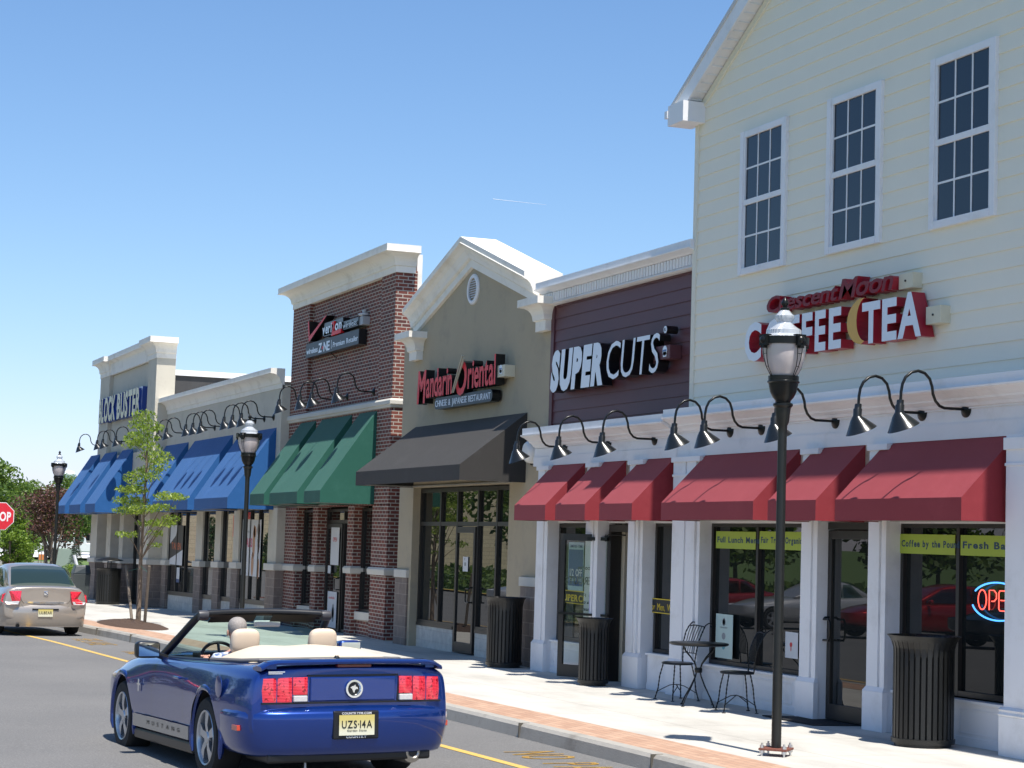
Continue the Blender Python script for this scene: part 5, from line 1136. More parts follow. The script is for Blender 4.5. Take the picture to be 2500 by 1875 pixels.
# folded roof under its cover
mb = MB(); NX, NY = 10, 24
for i in range(NX + 1):
    t_ = i / NX; x = -.52 + 1.0 * t_
    for j in range(NY + 1):
        s_ = -1 + 2 * j / NY; hgt = (1 - abs(s_) ** 5) * (math.sin(PI * min(1, t_ * 1.15) * .5) ** .8) * (1 - max(0, t_ - .85) * 3.0)
        mb.v.append((x - .06 * s_ * s_, s_ * (.70 - .02 * t_), .995 + .118 * hgt + .006 * math.sin(9 * s_ + 4 * t_) * hgt))
w2 = NY + 1; mb.f = [(w2 * i + j, w2 * i + j + 1, w2 * (i + 1) + j + 1, w2 * (i + 1) + j) for i in range(NX) for j in range(NY)]
o_ = len(mb.v)
for i in range(NX + 1):
    for j in range(w2): x, y, z = mb.v[w2 * i + j]; mb.v.append((x, y, .93))
for j in range(NY): mb.f.append((j, j + 1, o_ + j + 1, o_ + j)); q = w2 * NX; mb.f.append((q + j, q + j + 1, o_ + q + j + 1, o_ + q + j))
for i in range(NX): mb.f.append((w2 * i, w2 * (i + 1), o_ + w2 * (i + 1), o_ + w2 * i)); mb.f.append((w2 * i + NY, w2 * (i + 1) + NY, o_ + w2 * (i + 1) + NY, o_ + w2 * i + NY))
mb.mi = [0] * len(mb.f); obj('folded_roof', mb, cloth, car, local=True, smooth=True)
obj('roof_trim', MB().tube([(.48, .725, .985), (0, .735, 1.0), (-.35, .72, 1.01), (-.52, .62, 1.02), (-.58, .3, 1.025), (-.59, 0, 1.028), (-.58, -.3, 1.025), (-.52, -.62, 1.02), (-.35, -.72, 1.01), (0, -.735, 1.0), (.48, -.725, .985)], .018, 8), plain('grey_seal', (.16, .15, .14), .7), car, local=True, smooth=True)
for sg in (1, -1): obj('belt_seal', MB().tube([(.48, sg * .745, .983), (1.1, sg * .75, .968), (1.8, sg * .765, .962)], .013, 6), blk, car, local=True, smooth=True)
obj('antenna_base', MB().lathe([(.03, 1.0), (.032, 1.03), (.015, 1.06)], (-.70, 0, .0), 12), blk, car, local=True, smooth=True)
for sg in (1, -1):
    mr = obj('door_mirror', cushion(1.58, sg * 1.0, 1.03, .06, .115, .078, 5), blk if sg > 0 else blue, car, local=True, smooth=True)
    obj('mirror_glass', MB().add([(1.514, sg * .905, .972), (1.514, sg * 1.095, .972), (1.512, sg * 1.095, 1.088), (1.512, sg * .905, 1.088)], [(0, 1, 2, 3)]), plain('mirror', (.55, .6, .58), .02, 1., var=0.), mr, local=True)
    obj('mirror_arm', MB().tube([(1.62, sg * .80, .95), (1.6, sg * .92, .99)], .03, 8), blk, mr, local=True)
for x in (0, 2.72):
    for sg in (1, -1): wheel(car, x, sg * .80, RW, .235, .235, side=sg)
obj('underbody', MB().box(-.95, 3.3, -.62, .62, .22, .42).tube([(0, -.7, .345), (0, .7, .345)], .05), under, car, local=True)
obj('tow_hook', MB().tube([(-1.0, .38, .26), (-1.02, .38, .20), (-1.02, .38, .12)], [.008, .008, .014], 6), plain('hook', (.5, .5, .48), .5), car, local=True)
car.rotation_euler = (R(-.5), .028, R(184.6))
# ------------------------------------------------ driver
def skin_mesh(name, verts, edges, mat, parent, lv=2):
    me = bpy.data.meshes.new(name); me.from_pydata([v[:3] for v in verts], edges, []); me.materials.append(mat)
    o = bpy.data.objects.new(name, me); C.objects.link(o); o.parent = parent
    sk_ = o.modifiers.new('skin', 'SKIN'); sk_.use_smooth_shade = True
    for i, v in enumerate(verts):
        d = me.skin_vertices[0].data[i]; d.radius = v[3] if isinstance(v[3], tuple) else (v[3], v[3]); d.use_root = (i == 0)
    s2 = o.modifiers.new('sub', 'SUBSURF'); s2.levels = lv; s2.render_levels = lv
    return o
per = thing('person', 'grey haired driver in a blue and white patterned shirt at the wheel of the convertible', 'person', (0, 0, 0))
skn = plain('skin', (.50, .27, .19), .55, var=.05); hairm = plain('grey_hair', (.30, .27, .245), .7, var=.5, vs=60, bp=.6, bs=120); shirt = plain('patterned_shirt', (.30, .36, .48), .85, var=.0)
m, nt, b = newmat('patterned_shirt2'); nt.links.new(ramp(nt, noise(nt, coords(nt), 22, 2), [(.42, (.10, .15, .28)), (.5, (.55, .60, .68))]), b.inputs['Base Color']); b.inputs['Roughness'].default_value = .85; shirt = m
px, py = .80, .385
bv = [(px, py, .58, .15), (px - .02, py, .74, (.15, .12)), (px - .03, py, .90, (.17, .11)), (px - .02, py, .99, (.13, .09)), (px - .0, py, 1.07, .055), (px + .015, py, 1.13, .06), (px + .03, py, 1.19, (.075, .088)), (px + .03, py, 1.255, (.072, .085)), (px + .02, py, 1.29, (.045, .055)),
      (px - .02, py + .18, .96, .06), (px + .12, py + .24, .80, .048), (px + .36, py + .17, .93, .036), (px + .44, py + .16, .97, .03),
      (px - .02, py - .18, .96, .06), (px + .12, py - .24, .80, .048), (px + .36, py - .17, .93, .036), (px + .44, py - .16, .97, .03),
      (px + .2, py + .1, .60, .09), (px + .2, py - .1, .60, .09), (px + .55, py + .1, .62, .065), (px + .55, py - .1, .62, .065), (px + .11, py, 1.20, .014)]
be = [(0, 1), (1, 2), (2, 3), (3, 4), (4, 5), (5, 6), (6, 7), (7, 8), (3, 9), (9, 10), (10, 11), (11, 12), (3, 13), (13, 14), (14, 15), (15, 16), (0, 17), (0, 18), (17, 19), (18, 20), (6, 21)]
skin_mesh('body', bv, be, skn, per)
for sg in (-1, 1):
    for k in range(4): skin_mesh('finger', [(px + .45, py + sg * .16 + (k - 1.5) * .018, .975, .011), (px + .485, py + sg * .16 + (k - 1.5) * .018, .985, .009), (px + .50, py + sg * .16 + (k - 1.5) * .017, .96, .008)], [(0, 1), (1, 2)], skn, per, 1)
    skin_mesh('thumb', [(px + .44, py + sg * .125, .975, .011), (px + .47, py + sg * .115, .99, .009)], [(0, 1)], skn, per, 1)
sv = [(px, py, .60, .17), (px - .02, py, .74, (.172, .14)), (px - .03, py, .90, (.19, .13)), (px - .02, py, 1.0, (.13, .10)), (px - .01, py, 1.035, (.07, .07)),
      (px - .02, py + .185, .965, .078), (px + .08, py + .23, .86, .07), (px - .02, py - .185, .965, .078), (px + .08, py - .23, .86, .07)]
skin_mesh('shirt', sv, [(0, 1), (1, 2), (2, 3), (3, 4), (3, 5), (5, 6), (3, 7), (7, 8)], shirt, per)
hb = cushion(px + .012, py, 1.262, .098, .083, .088, 2.2, 16); hb.v = [(x, y, max(z, 1.18 + max(0, (x - px - .03)) * 1.1)) for x, y, z in hb.v]; obj('hair', hb, hairm, per, local=True, smooth=True)
for sg in (1, -1): obj('ear', cushion(px + .035, py + sg * .082, 1.205, .018, .009, .03, 2.2, 8), skn, per, local=True, smooth=True)
obj('eye', cushion(px + .112, py + .03, 1.222, .008, .012, .008, 2, 8), Mw, per, local=True); obj('eye', cushion(px + .112, py - .03, 1.222, .008, .012, .008, 2, 8), Mw, per, local=True)
obj('mouth', cushion(px + .108, py, 1.155, .008, .024, .005, 2, 8), plain('lips', (.35, .12, .10), .5), per, local=True)
per.location = car.location; per.rotation_euler = car.rotation_euler

# ------------------------------------------------ saloons
def saloon(name, label, loc, rz, col, pl=None, group=None, detail=True):
    c = thing(name, label, 'car', (0, 0, 0), group)
    pt = paint('paint_' + name, col, .55, .3, lines=((.35, .3, .95, 0.), (1.5, .3, .95, .05), (-.62, .5, .92, .2)) if detail else ())
    ST = [(-1.02, .74, .80, .72, .36, .93, .985, 1.0), (-1.0, .78, .84, .76, .33, .95, 1.0, 1.015), (-.85, .82, .88, .79, .28, .965, 1.02, 1.045), (-.5, .83, .9, .80, .24, .965, 1.02, 1.05), (0, .84, .9, .80, .22, .955, 1.0, 1.03), (.8, .84, .895, .81, .2, .94, .96, .97), (1.8, .84, .895, .81, .2, .92, .95, .97),
          (2.4, .84, .9, .80, .22, .88, .92, .96), (2.85, .83, .9, .78, .24, .82, .87, .90), (3.3, .78, .87, .72, .3, .72, .77, .80), (3.65, .68, .78, .62, .36, .60, .64, .66), (3.78, .5, .6, .5, .42, .54, .56, .57)]
    cuts = [(ovalcut(x, .37, .335, a, b), under) for x in (0, 2.85) for a, b in ((.58, 1.2), (-1.2, -.58))]
    meshobj('body', hull(ST, pf, [pt], cuts), c)
    # greenhouse: roof skin on dark glass
    def gh(inset, ztop, nm, mt, x0, x1, x2, x3):
        S2 = [(x0, .70 - inset, 1.0), (x1, .60 - inset, ztop), ((x1 + x2) / 2, .60 - inset, ztop + .03), (x2, .59 - inset, ztop), (x3, .72 - inset, .95)]
        mb = MB()
        for x, y, z in S2:
            h = [(y + .0, min(z, .97)), (y - .0 if z < 1.1 else y + .05, .97 + (z - .97) * .5), (y, z - .05 if z > 1.1 else z), (y * .85, z), (0, z + (.02 if z > 1.1 else .005))]
            full = h + [(-a, b) for a, b in reversed(h[:-1])]; mb.v += [(x, a, b) for a, b in full]
        n_ = 9; mb.f = [(n_ * i + j, n_ * i + j + 1, n_ * i + n_ + j + 1, n_ * i + n_ + j) for i in range(4) for j in range(n_ - 1)]; mb.mi = [0] * len(mb.f)
        o = obj(nm, mb, mt, c, local=True, smooth=True); ss = o.modifiers.new('s', 'SUBSURF'); ss.levels = 2; ss.render_levels = 2; return o
    gh(0., 1.44, 'cabin', pt, -.72, .0, 1.15, 2.05)
    # glazing panels sit 4 mm proud of the cabin skin
    def pane(pts, nm):
        mb = MB().add(pts, [tuple(range(len(pts)))]); return obj(nm, mb, glassdark('car_glass', (.02, .035, .035), 1.5, .01) if nm != 'rear_window' else M['carglass'], c, local=True)
    mb = MB(); N = 8
    for i in range(6):
        t_ = i / 5; xx = -.655 + .60 * t_; zz = 1.035 + .345 * t_
        for j in range(N + 1): s_ = -1 + 2 * j / N; mb.v.append((xx - .045 * (1 - s_ * s_) - .02, s_ * (.66 - .10 * t_), zz + .045 * (1 - abs(s_) ** 3) + .01))
    mb.f = [((N + 1) * i + j, (N + 1) * i + j + 1, (N + 1) * (i + 1) + j + 1, (N + 1) * (i + 1) + j) for i in range(5) for j in range(N)]; mb.mi = [0] * len(mb.f)
    rw_ = obj('rear_window', mb, M['carglass'], c, local=True, smooth=True)
    for sg in (1, -1):
        obj('side_window', MB().add([(-.35, sg * .735, 1.0), (.30, sg * .735, .985), (.30, sg * .665, 1.36), (.05, sg * .655, 1.36)], [(0, 1, 2, 3)]).add([(.36, sg * .74, .985), (1.05, sg * .75, .98), (1.75, sg * .75, .98), (1.2, sg * .665, 1.34), (.36, sg * .66, 1.37)], [(0, 1, 2, 3, 4)]), M['carglass'], c, local=True)
        obj('door_mirror', cushion(1.65, sg * .95, 1.0, .05, .1, .07, 4, 8), pt, c, local=True, smooth=True)
    for x in (0, 2.85):
        for sg in (1, -1): wheel(c, x, sg * .775, .325, .22, .215, side=sg)
    obj('underbody', MB().box(-.9, 3.4, -.6, .6, .2, .4), under, c, local=True)
    path = [(-.45, .88), (-.7, .885), (-.88, .85), (-.98, .77), (-1.03, .6), (-1.06, .3), (-1.07, 0)]; path += [(a, -b) for a, b in reversed(path[:-1])]
    obj('rear_bumper', MB().sweep(path, [(-.2, .22), (-.04, .23), (-.01, .30), (.0, .46), (.0, .52), (-.02, .60), (-.05, .66), (-.2, .68)], side=-1), pt, c, local=True, smooth=50)
    obj('bumper_skirt', MB().sweep([(a + .03, b) for a, b in path], [(-.2, .20), (-.02, .20), (.0, .28), (-.0, .36), (-.2, .37)], side=-1), blk if not detail else pt, c, local=True, smooth=50)
    for sg in (1, -1):
        mb = MB().add([(-1.045, sg * .50, .93), (-1.02, sg * .72, .925), (-.90, sg * .86, .85), (-.90, sg * .885, .72), (-1.03, sg * .80, .655), (-1.075, sg * .56, .655), (-1.085, sg * .53, .74)], [(0, 1, 2, 3, 4, 5, 6)])
        mb.add([(x + .06, y * .97, z) for x, y, z in mb.v[:7]], []); mb.f += [(i, (i + 1) % 7, 7 + (i + 1) % 7, 7 + i) for i in range(7)]; mb.mi = [0] * len(mb.f)
        tl = obj('tail_light', mb, tred, c, local=True)
        obj('clear_lens', MB().add([(-1.082, sg * .565, .66), (-1.036, sg * .795, .66), (-1.0, sg * .825, .71), (-1.088, sg * .54, .725)], [(0, 1, 2, 3)]), plain('clear_lens2', (.6, .6, .6), .2, coat=1.), tl, local=True)
    if detail:
        mb = MB()
        for i in range(9): y = -.50 + i * .125; xx = -1.045 + .04 * (y / .5) ** 2; mb.v += [(xx, y, .675 + .012 * (y / .5) ** 2), (xx - .004, y, .715), (xx + .03, y, .715), (xx + .03, y, .67)]
        mb.f = [(4 * i + j, 4 * i + (j + 1) % 4, 4 * i + 4 + (j + 1) % 4, 4 * i + 4 + j) for i in range(8) for j in range(4)]; mb.mi = [0] * len(mb.f); obj('chrome_strip', mb, chrome, c, local=True)
        em = obj('emblem', MB().box(-1.04, -1.02, -.045, .045, .84, .93), chrome, c, local=True, bevel=.01); obj('emblem_swirl', MB().tube([(-1.045, -.03, .86), (-1.048, .0, .885), (-1.045, .03, .91)], .008, 6), Mbl, em, local=True)
        obj('plate_recess', MB().box(-1.075, -1.04, -.27, .27, .545, .575), blk, c, local=True); platebox(c, -1.085, .485, .15, .075, 'LILBEAR', None, pmat)
        for sg in (1, -1): obj('rear_headrest', cushion(-.30, sg * .37, 1.06, .04, .14, .06, 4, 10), plain('beige_headrest', (.42, .38, .33), .8), c, local=True, smooth=True)
        hb_ = obj('high_brake_light', cushion(-.52, .0, 1.06, .03, .14, .03, 4, 8), plain('beige_shelf', (.45, .42, .37), .7), c, local=True, smooth=True); obj('lamp', MB().box(-.56, -.545, -.09, .09, 1.045, 1.07), plain('dim_red', (.2, .03, .03), .3), hb_, local=True)
        obj('exhaust_pipe', MB().lathe([(.03, -.08), (.035, -.08), (.035, .2)], (-1.0, .55, .23), 14, 'x', caps=False), blk, c, local=True)
        obj('rear_lid_gap', MB().tube([(-.93, .55, 1.0), (-1.0, .53, .93), (-1.05, .50, .74), (-1.055, .44, .67)], .004, 5).tube([(-.93, -.55, 1.0), (-1.0, -.53, .93), (-1.05, -.50, .74), (-1.055, -.44, .67)], .004, 5), blk, c, local=True)
    c.location = loc; c.rotation_euler = (0, 0, rz); return c
M['carglass'] = glassthin('saloon_glass', (.30, .42, .38), .25)
sat = saloon('saloon_car', 'champagne beige saloon with red tail lights driving away at the left edge', (-41.6, 5.72, gz(-41.2) - .15), R(183.5), (.44, .385, .325))
# cars standing across the road; the shop windows mirror them
grp = 'cars parked across the road'
ref = saloon('parked_car', 'bright red car mirrored in the coffee shop door', (-44, -7.2, gz(-44) - .15), R(95), (.45, .01, .012), group=grp, detail=False)
def recolour(c, col, nm):
    pt = paint('paint_' + nm, col, .4, .35)
    for k in c.children:
        if k.name.split('.')[0] in ('body', 'cabin', 'rear_bumper', 'door_mirror'):
            k.data = k.data.copy(); k.data.materials[0] = pt
for x, y, col, nm, l in ((-38.5, -7.0, (.02, .03, .04), 'dark', 'dark grey car mirrored at the edge of the coffee shop window'), (-50.5, -7.3, (.55, .55, .56), 'silver', 'silver car mirrored in the lunch menu window'), (-57, -7.2, (.30, .012, .015), 'maroon', 'maroon car mirrored in the salon strip window'),
    (-64, -7.0, (.08, .10, .13), 'slate', 'slate blue car mirrored in the restaurant glass'), (-71, -7.2, (.6, .6, .6), 'white', 'white car mirrored in the restaurant door'), (-33, -7.1, (.02, .02, .02), 'black', 'black car mirrored in the window with the neon sign')):
    recolour(copy_thing(ref, (x, y, gz(x) - .15), l, rz=R(92)), col, nm)
# ================================================================== PLANTS
def leafcloud(blobs, n, size, aspect=.45, droop=.3, seed=1, shell=.55):
    rnd = random.Random(seed); mb = MB(); tot = sum(b[3] * b[4] * b[5] for b in blobs) ** 1.
    for (cx_, cy_, cz_, rx, ry, rz) in blobs:
        k = max(6, int(n * (rx * ry * rz) ** .8 / sum((b[3] * b[4] * b[5]) ** .8 for b in blobs)))
        for _ in range(k):
            while True:
                p = Vector((rnd.uniform(-1, 1), rnd.uniform(-1, 1), rnd.uniform(-1, 1)))
                if p.length <= 1 and (p.length > shell or rnd.random() < .35): break
            c = Vector((cx_ + p.x * rx, cy_ + p.y * ry, cz_ + p.z * rz))
            d = Vector((rnd.gauss(0, 1), rnd.gauss(0, 1), rnd.gauss(-droop, .7))).normalized(); e = d.cross(Vector((rnd.gauss(0, 1), rnd.gauss(0, 1), rnd.gauss(0, 1)))).normalized()
            s_ = size * rnd.uniform(.6, 1.3); a = d * s_ * .5; b_ = e * s_ * .5 * aspect
            mb.add([c - a, c + b_, c + a, c - b_], [(0, 1, 2, 3)])
    return mb
lg = leafmat('young_tree_leaves', (.09, .16, .015), (.20, .30, .03), (.36, .44, .08), .45)
t = thing('young_tree', 'slender young street tree with light green leaves growing in a mulch ring', 'tree', (-44.25, 8.4, -.30))
sc = .01087
tk = [(-44.25, 8.4, -.3), (-44.22, 8.4, .5), (-44.28, 8.4, 1.3), (-44.2, 8.4, 2.0), (-44.12, 8.4, 2.9), (-44.10, 8.4, 3.8), (-44.15, 8.4, 4.6)]
obj('trunk', MB().tube(tk, [.062, .05, .042, .034, .026, .017, .006], 10), M['bark'], t, smooth=True)
mb = MB(); rnd = random.Random(4); BL = []
for (dx, dy, rx, rz) in ((318, 900, 24, 14), (300, 918, 22, 12), (335, 925, 26, 14), (322, 950, 34, 16), (295, 960, 22, 12), (345, 970, 20, 10), (305, 985, 34, 16), (335, 1005, 22, 16), (290, 1015, 25, 12), (322, 1035, 30, 16), (350, 1030, 16, 9), (285, 1058, 32, 10), (262, 1080, 22, 8), (320, 1062, 26, 12), (300, 1084, 34, 10), (345, 1072, 26, 11), (380, 1070, 24, 8), (412, 1074, 22, 6),
    (430, 1078, 12, 4), (285, 1104, 32, 9), (330, 1100, 34, 12), (370, 1096, 28, 8), (300, 1130, 28, 8), (345, 1128, 26, 10), (375, 1118, 18, 8), (320, 1155, 22, 8), (352, 1150, 16, 8), (335, 1175, 14, 6)):
    X = -44.2 + (dx - 312) * .0272 * .93; Z = 4.69 - (dy - 880) * .01065; Y = 8.4 + rnd.uniform(-.45, .45) * (.5 + (4.7 - Z) * .25)
    X -= (Y - 8.4) * 2.2 * .4
    BL.append((X, Y, Z, rx * .0125, rx * .0125, rz * .0105)); 
    zb_ = max(1.2, Z - abs(X + 44.2) * .55 - .25); mb.tube([(-44.2, 8.4, zb_), ((X - 44.2) / 2, (Y + 8.4) / 2, (zb_ + Z) / 2 + .05), (X, Y, Z)], [.012, .008, .003], 5)
obj('branch', mb, M['bark'], t, smooth=True)
cr = leafcloud(BL, 4600, .10, .32, .9, 3, .0); obj('crown', cr, lg, t)
obj('tree_tie', MB().tube([(-44.9, 8.22, .9), (-44.25, 8.4, 1.0)], .006, 5).tube([(-42.2, 8.18, .95), (-44.25, 8.4, 1.05)], .006, 5), plain('green_strap', (.02, .12, .07), .6), t)
for a, b, l in (((-44.96, 8.2, 1.03), (-43.95, 8.22, -.3), 'thin grey stake left of the young tree trunk'), ((-41.95, 8.15, 1.10), (-42.3, 8.17, -.3), 'thin brown stake right of the young tree trunk')):
    s = thing('tree_stake', l, 'stake', b); obj('shaft', MB().tube([b, a], .035, 8), 'stake', s)
s = thing('mulch_bed', 'dark mulch mound round the foot of the young tree', 'mulch', (-43, 8.1, -.25)); mb = MB(); rnd = random.Random(2)
for i in range(9):
    for j in range(28):
        r = i / 8; a = 2 * PI * j / 28; x = -43.2 + 2.9 * r * math.cos(a); y = 8.05 + .62 * r * math.sin(a); mb.v.append((x, y, gz(x) + .006 + .13 * (1 - r) ** .7 * rnd.uniform(.75, 1.15) - (.01 if i == 8 else 0)))
mb.f = [(28 * i + j, 28 * i + (j + 1) % 28, 28 * i + 28 + (j + 1) % 28, 28 * i + 28 + j) for i in range(8) for j in range(28)]; mb.mi = [0] * len(mb.f); obj('mound', mb, 'mulch', s)
# background trees
gA = leafmat('green_leaves', (.035, .075, .012), (.085, .15, .022), (.16, .24, .04), .3); gB = leafmat('bright_green_leaves', (.07, .13, .012), (.14, .23, .02), (.24, .33, .04), .35)
gP = leafmat('purple_leaves', (.035, .012, .014), (.085, .028, .028), (.15, .06, .045), .2); gS = leafmat('spruce_needles', (.02, .05, .02), (.045, .09, .035), (.08, .14, .05), .1)
def crownblobs(h0, h1, r, n, seed):
    rnd = random.Random(seed); out = []
    for _ in range(n):
        t_ = rnd.random(); z = h0 + (h1 - h0) * t_; rr_ = r * math.sin(PI * (.15 + .8 * t_)) ** .7 * rnd.uniform(.2, .95); a = rnd.uniform(0, 2 * PI); q = r * rnd.uniform(.22, .42)
        out.append((rr_ * math.cos(a), rr_ * math.sin(a), z, q, q, q * .7))
    return out
def tree(label, x, y, h0, h1, r, mat, n=4500, leaf=.2, seed=1, multi=1, group=None, z=-.76, nb=34):
    t = thing('tree', label, 'tree', (x, y, z), group); tb = MB(); rnd = random.Random(seed)
    for k in range(multi): a = 2 * PI * k / max(1, multi); q = r * .35 if multi > 1 else 0; tb.tube([(0.05 * math.cos(a), .05 * math.sin(a), 0), (q * .5 * math.cos(a), q * .5 * math.sin(a), h0 * .8), (q * math.cos(a), q * math.sin(a), (h0 + h1) / 2)], [.045 * h1 / 4 + .02, .035 * h1 / 4, .015], 7)
    bl = crownblobs(h0, h1, r, nb, seed)
    for b_ in bl[::3]: tb.tube([(0, 0, max(h0 * .7, b_[2] * .5)), (b_[0] * .5, b_[1] * .5, b_[2] * .8), b_[:3]], [.03, .02, .008], 5)
    obj('trunk', tb, M['bark'], t, local=True, smooth=True); obj('crown', leafcloud(bl, n, leaf, .55, .2, seed), mat, t, local=True)
    return t
tree('purple leaved tree behind the second far street lamp', -80, 11.5, 2.0, 4.0, 1.55, gP, 5200, .13, 3, 5, nb=46)
G1 = tree('tall green tree rising behind the purple leaved tree', -114, 17.2, 2.2, 5.1, 2.2, gA, 5200, .22, 5)
copy_thing(G1, (-116, 14.9, -.76), 'green tree between the lamp and the far left tree', rz=1.9, scale=.9)
G2 = tree('bushy bright green tree right of the stop sign', -90, 11.1, .9, 3.1, 1.1, gB, 4800, .14, 8, 3)
copy_thing(G1, (-103, 11.9, -.76), 'tall green tree at the left edge behind the far lamp', rz=3.3, scale=(1.05, 1.05, 1.08))
copy_thing(G2, (-94, 12.2, -.76), 'low bright green tree beside the young staked trees', rz=2.2, scale=.85)
for i, (x, y, s_) in enumerate(((-170, 18.5, 1.0), (-175, 23, 1.1), (-165, 27, 1.05), (-180, 31, 1.2), (-150, 16.2, .9), (-190, 36, 1.3), (-185, 21, 1.25))):
    copy_thing(G1, (x, y, -.76), ('distant green tree at the far edge of the lawn', 'distant green tree behind the white pickup', 'distant green tree over the pickup cab', 'distant green tree near the shop tower', 'distant green tree behind the stop sign', 'distant green tree behind the shop tower', 'distant green tree over the pale apron')[i], rz=i * 1.1, scale=s_ * 1.05, group='distant trees beyond the lawn')
for x, y, l in ((-112, 15.1, 'thin young tree left of the three staked stems'), (-108, 13.6, 'thin young tree under the low green tree')):
    tree(l, x, y, 1.0, 1.9, .5, gA, 700, .12, int(-x), nb=9)
for i, (x, y, h) in enumerate(((-106, 14.75, 1.7), (-106, 14.6, 1.7), (-106, 14.9, 1.9))):
    s = thing('tree_stake', ('leftmost of the three tall thin poles on the lawn', 'middle of the three tall thin poles on the lawn', 'rightmost of the three tall thin poles on the lawn')[(1, 0, 2)[i]], 'stake', (x, y, -.76), 'thin poles on the lawn'); obj('shaft', MB().tube([(x, y, -.76), (x, y + .03, h - .76)], .022, 6), 'stake', s)
mb = MB(); rnd = random.Random(9)                               # spruce
for k in range(3600):
    t_ = rnd.random() ** .8; r = (1 - t_) * .55 * rnd.uniform(.5, 1.05) + .02; a = rnd.uniform(0, 2 * PI); z = .1 + 2.1 * t_ - r * .15
    c = Vector((r * math.cos(a), r * math.sin(a), z)); d = Vector((math.cos(a), math.sin(a), rnd.uniform(-.4, .3))).normalized() * .06; e = Vector((-math.sin(a), math.cos(a), rnd.uniform(-.5, .5))) * .014; mb.add([c - d, c + e, c + d, c - e], [(0, 1, 2, 3)])
s = thing('spruce', 'small dark green spruce by the corner tower', 'tree', (-84, 13.15, -.76)); obj('trunk', MB().tube([(0, 0, 0), (0, 0, 2.1)], [.04, .01], 6), M['bark'], s, local=True); obj('crown', mb, gS, s, local=True)
for x, y, z, rx, rz_, l in ((-76, 11.75, .0, .55, .38, 'clipped round yellow green bush next to the corner tower'), (-75, 12.15, -.02, .5, .36, 'clipped yellow green bush touching the corner tower'), (-73, 11.75, -.42, .4, .28, 'low bright green grassy bush in front of the clipped bushes')):
    s = thing('bush', l, 'bush', (x, y, -.76)); obj('foliage', leafcloud([(0, 0, z + .76, rx, rx, rz_), (.2, .1, z + .70, rx * .8, rx * .8, rz_ * .9)], 4200, .055, .5, 0, int(-x * 3), .75), gB, s, local=True); obj('stem', MB().tube([(0, 0, 0), (0, 0, z + .6)], .04, 6), M['bark'], s, local=True)
# far ground and things on it
struct(obj('far_concrete', MB().slab([(-228, 15), (-228, 42), (-152, 34), (-152, 15)], -.775, -.752), plain('white_concrete', (.72, .71, .68), .8, var=.05)))
struct(obj('far_kerb', MB().slab([(-128.6, 10), (-128.2, 18.5), (-127.9, 18.5), (-128.3, 10)], -.9, -.62), 'kerb'))
s = thing('utility_box', 'pale green utility box between the lamp post and the spruce', 'utility box', (-95, 14.3, -.76)); obj('cabinet', MB().box(-95.5, -94.9, 13.85, 14.9, -.7, .72), plain('pale_green_steel', (.25, .31, .25), .5), s, bevel=.03); obj('plinth', MB().box(-95.6, -94.8, 13.75, 15.0, -.78, -.68), 'kerb', s)
s = thing('leaning_post', 'white post leaning over behind the clipped bushes', 'post', (-82, 12.9, -.76)); obj('shaft', MB().tube([(-82, 12.98, -.1), (-82, 12.76, .62)], .07, 8), 'white', s)
for x, y, l in ((-100, 14.78, 'larger orange marker on the lawn beside the utility box'), (-112, 15.6, 'small orange marker on the lawn by the lamp post')):
    s = thing('orange_marker', l, 'marker', (x, y, -.76)); obj('board', MB().box(x - .02, x + .02, y - .14, y + .14, -.2, .12), plain('orange_board', (.60, .20, .05), .6), s); obj('leg', MB().tube([(x, y, -.76), (x, y, -.2)], .02, 6), 'white', s)
# white pickup
pk = thing('pickup_truck', 'white pickup truck far off between the lamp post and the corner tower', 'pickup truck', (-150, 23.2, -.76)); wp = plain('white_car_paint', (.72, .72, .74), .3, coat=1.)
mb = MB().prism([(-2.6, .5), (-2.6, 1.15), (-.9, 1.2), (-.75, 1.9), (.9, 1.95), (1.5, 1.25), (2.7, 1.1), (2.75, .5)], -.9, .9); mb.v = [(y, -x * 1.0 + 0, z) for x, y, z in mb.v]; obj('body', mb, wp, pk, local=True, bevel=.06)
obj('window', MB().add([(.92, -.85, 1.3), (.92, -.1, 1.3), (.92, -.1, 1.8), (.92, -.75, 1.82)], [(0, 1, 2, 3)]).add([(.92, .0, 1.3), (.92, .7, 1.3), (.92, .62, 1.8), (.92, .0, 1.8)], [(0, 1, 2, 3)]), M['carglass'], pk, local=True)
for y in (-1.7, 1.7): obj('wheel', MB().lathe([(.05, -.1), (.4, -.1), (.4, .1), (.05, .1)], (.85, y, .4), 20, 'x'), rubber, pk, local=True)
s = thing('far_house', 'cream walled house half hidden by trees left of the corner tower', 'house', (-185, 30, -.76)); obj('wall', MB().box(-190, -184, 27.5, 34, -.76, 2.0), plain('house_cream', (.66, .60, .48), .8), s); obj('roof', MB().prism([(-190.5, 2.0), (-183.5, 2.0), (-187, 3.4)], 27, 34.5), plain('house_roof', (.12, .11, .10), .9), s); obj('window', MB().box(-183.99, -183.9, 29, 30, .3, 1.4), 'dark', s)
s = thing('water_tower', 'pale water tower rising far behind the lamp head', 'water tower', (-600, 90.5, 0)); obj('column', MB().lathe([(1.6, -1), (1.1, 6), (1.1, 15.0)], (-600, 90.6, 0), 20), plain('tower_pale', (.66, .72, .74), .5), s, smooth=True); obj('tank', MB().lathe([(1.1, 14.6), (1.9, 15.6), (2.1, 16.6), (1.6, 17.5), (.1, 17.9)], (-600, 90.6, 0), 24), plain('tower_pale2', (.72, .76, .78), .5), s, smooth=True)
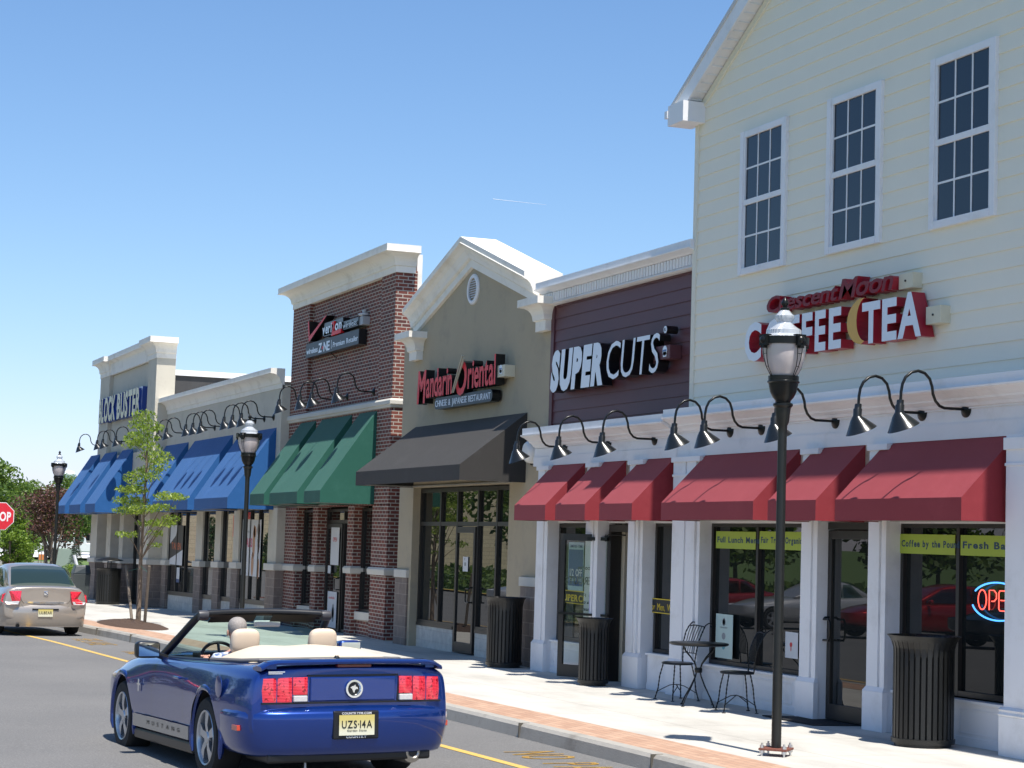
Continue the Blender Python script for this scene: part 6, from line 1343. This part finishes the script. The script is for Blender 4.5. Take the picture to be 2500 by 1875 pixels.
o = obj('contrail', MB().tube([(-1500, 567 + i * 4.9, 283.9 - .05 * i) for i in range(11)], [.22 - .015 * i for i in range(11)], 6), plain('vapour', (.9, .93, .95), .9), None); o['label'] = 'thin white vapour trail high in the blue sky'; o['category'] = 'vapour trail'; o['kind'] = 'stuff'
# what the shop windows mirror: hedge, trees, a tan wall on the far side of the road
hd = thing('hedge', 'long clipped hedge across the road, mirrored in the shop glass', 'hedge', (-60, -10, -.4)); obj('foliage', leafcloud([(x, -10.3, gz(x) + .5, 2.6, .8, .75) for x in range(-150, -20, 4)], 9000, .34, .6, 0, 5, .6), gA, hd)
struct(obj('verge', strip(lambda x: -60, lambda x: -9.3, [-160, -110, -75] + fr(-74, 20, 12), -.06), 'grass'))
struct(obj('verge_kerb', strip(lambda x: -9.3, lambda x: -9.0, [-160, -110, -75] + fr(-74, 20, 12), -.055), 'yellow'))
Tm = tree('broad green tree across the road, mirrored in the coffee shop window', -60, -17, 2.2, 8.5, 4.2, gA, 5200, .42, 12, z=-.4, group='trees across the road', nb=40)
for i, (x, y) in enumerate(((-70, -14), (-48, -19), (-80, -18), (-92, -15), (-104, -20), (-38, -17), (-116, -14))):
    copy_thing(Tm, (x, y, -.5), 'green tree across the road, number %s from the tan wall, mirrored in glass' % ('four', 'six', 'three', 'two', 'one', 'seven', 'zero')[i], rz=i * 1.3, scale=1 + .1 * (i % 3))
s = thing('far_wall_building', 'tan stone faced building across the junction, mirrored in the video shop windows', 'building', (-135, -8, -.76)); obj('wall', MB().box(-150, -135, -34, 2.5, -.8, 7.5), brickmat('tan_stone', (.62, .50, .34), (.70, .58, .40), (.50, .42, .30), 1.2, .3, .02), s); obj('coping', MB().box(-150.2, -134.8, -34.2, 2.7, 7.5, 7.8), 'stone', s)
cs = leafcloud([(0, 0, 1.4, .9, .9, 1.4), (0, 0, 2.6, .5, .5, .9)], 1800, .2, .6, 0, 31, .7)
s = thing('cypress', 'conical evergreen in front of the tan stone building, mirrored in glass', 'tree', (-130, -6, -.76), 'evergreens by the tan stone building'); obj('crown', cs, gS, s, local=True); obj('trunk', MB().tube([(0, 0, 0), (0, 0, 2)], .08, 6), M['bark'], s, local=True)
for i, (x, y) in enumerate(((-130, -3), (-128, -10), (-130, -14))): copy_thing(s, (x, y, -.76), ('conical evergreen nearest the road', 'third conical evergreen from the road', 'conical evergreen farthest from the road')[i] + ' by the tan stone building', rz=i)
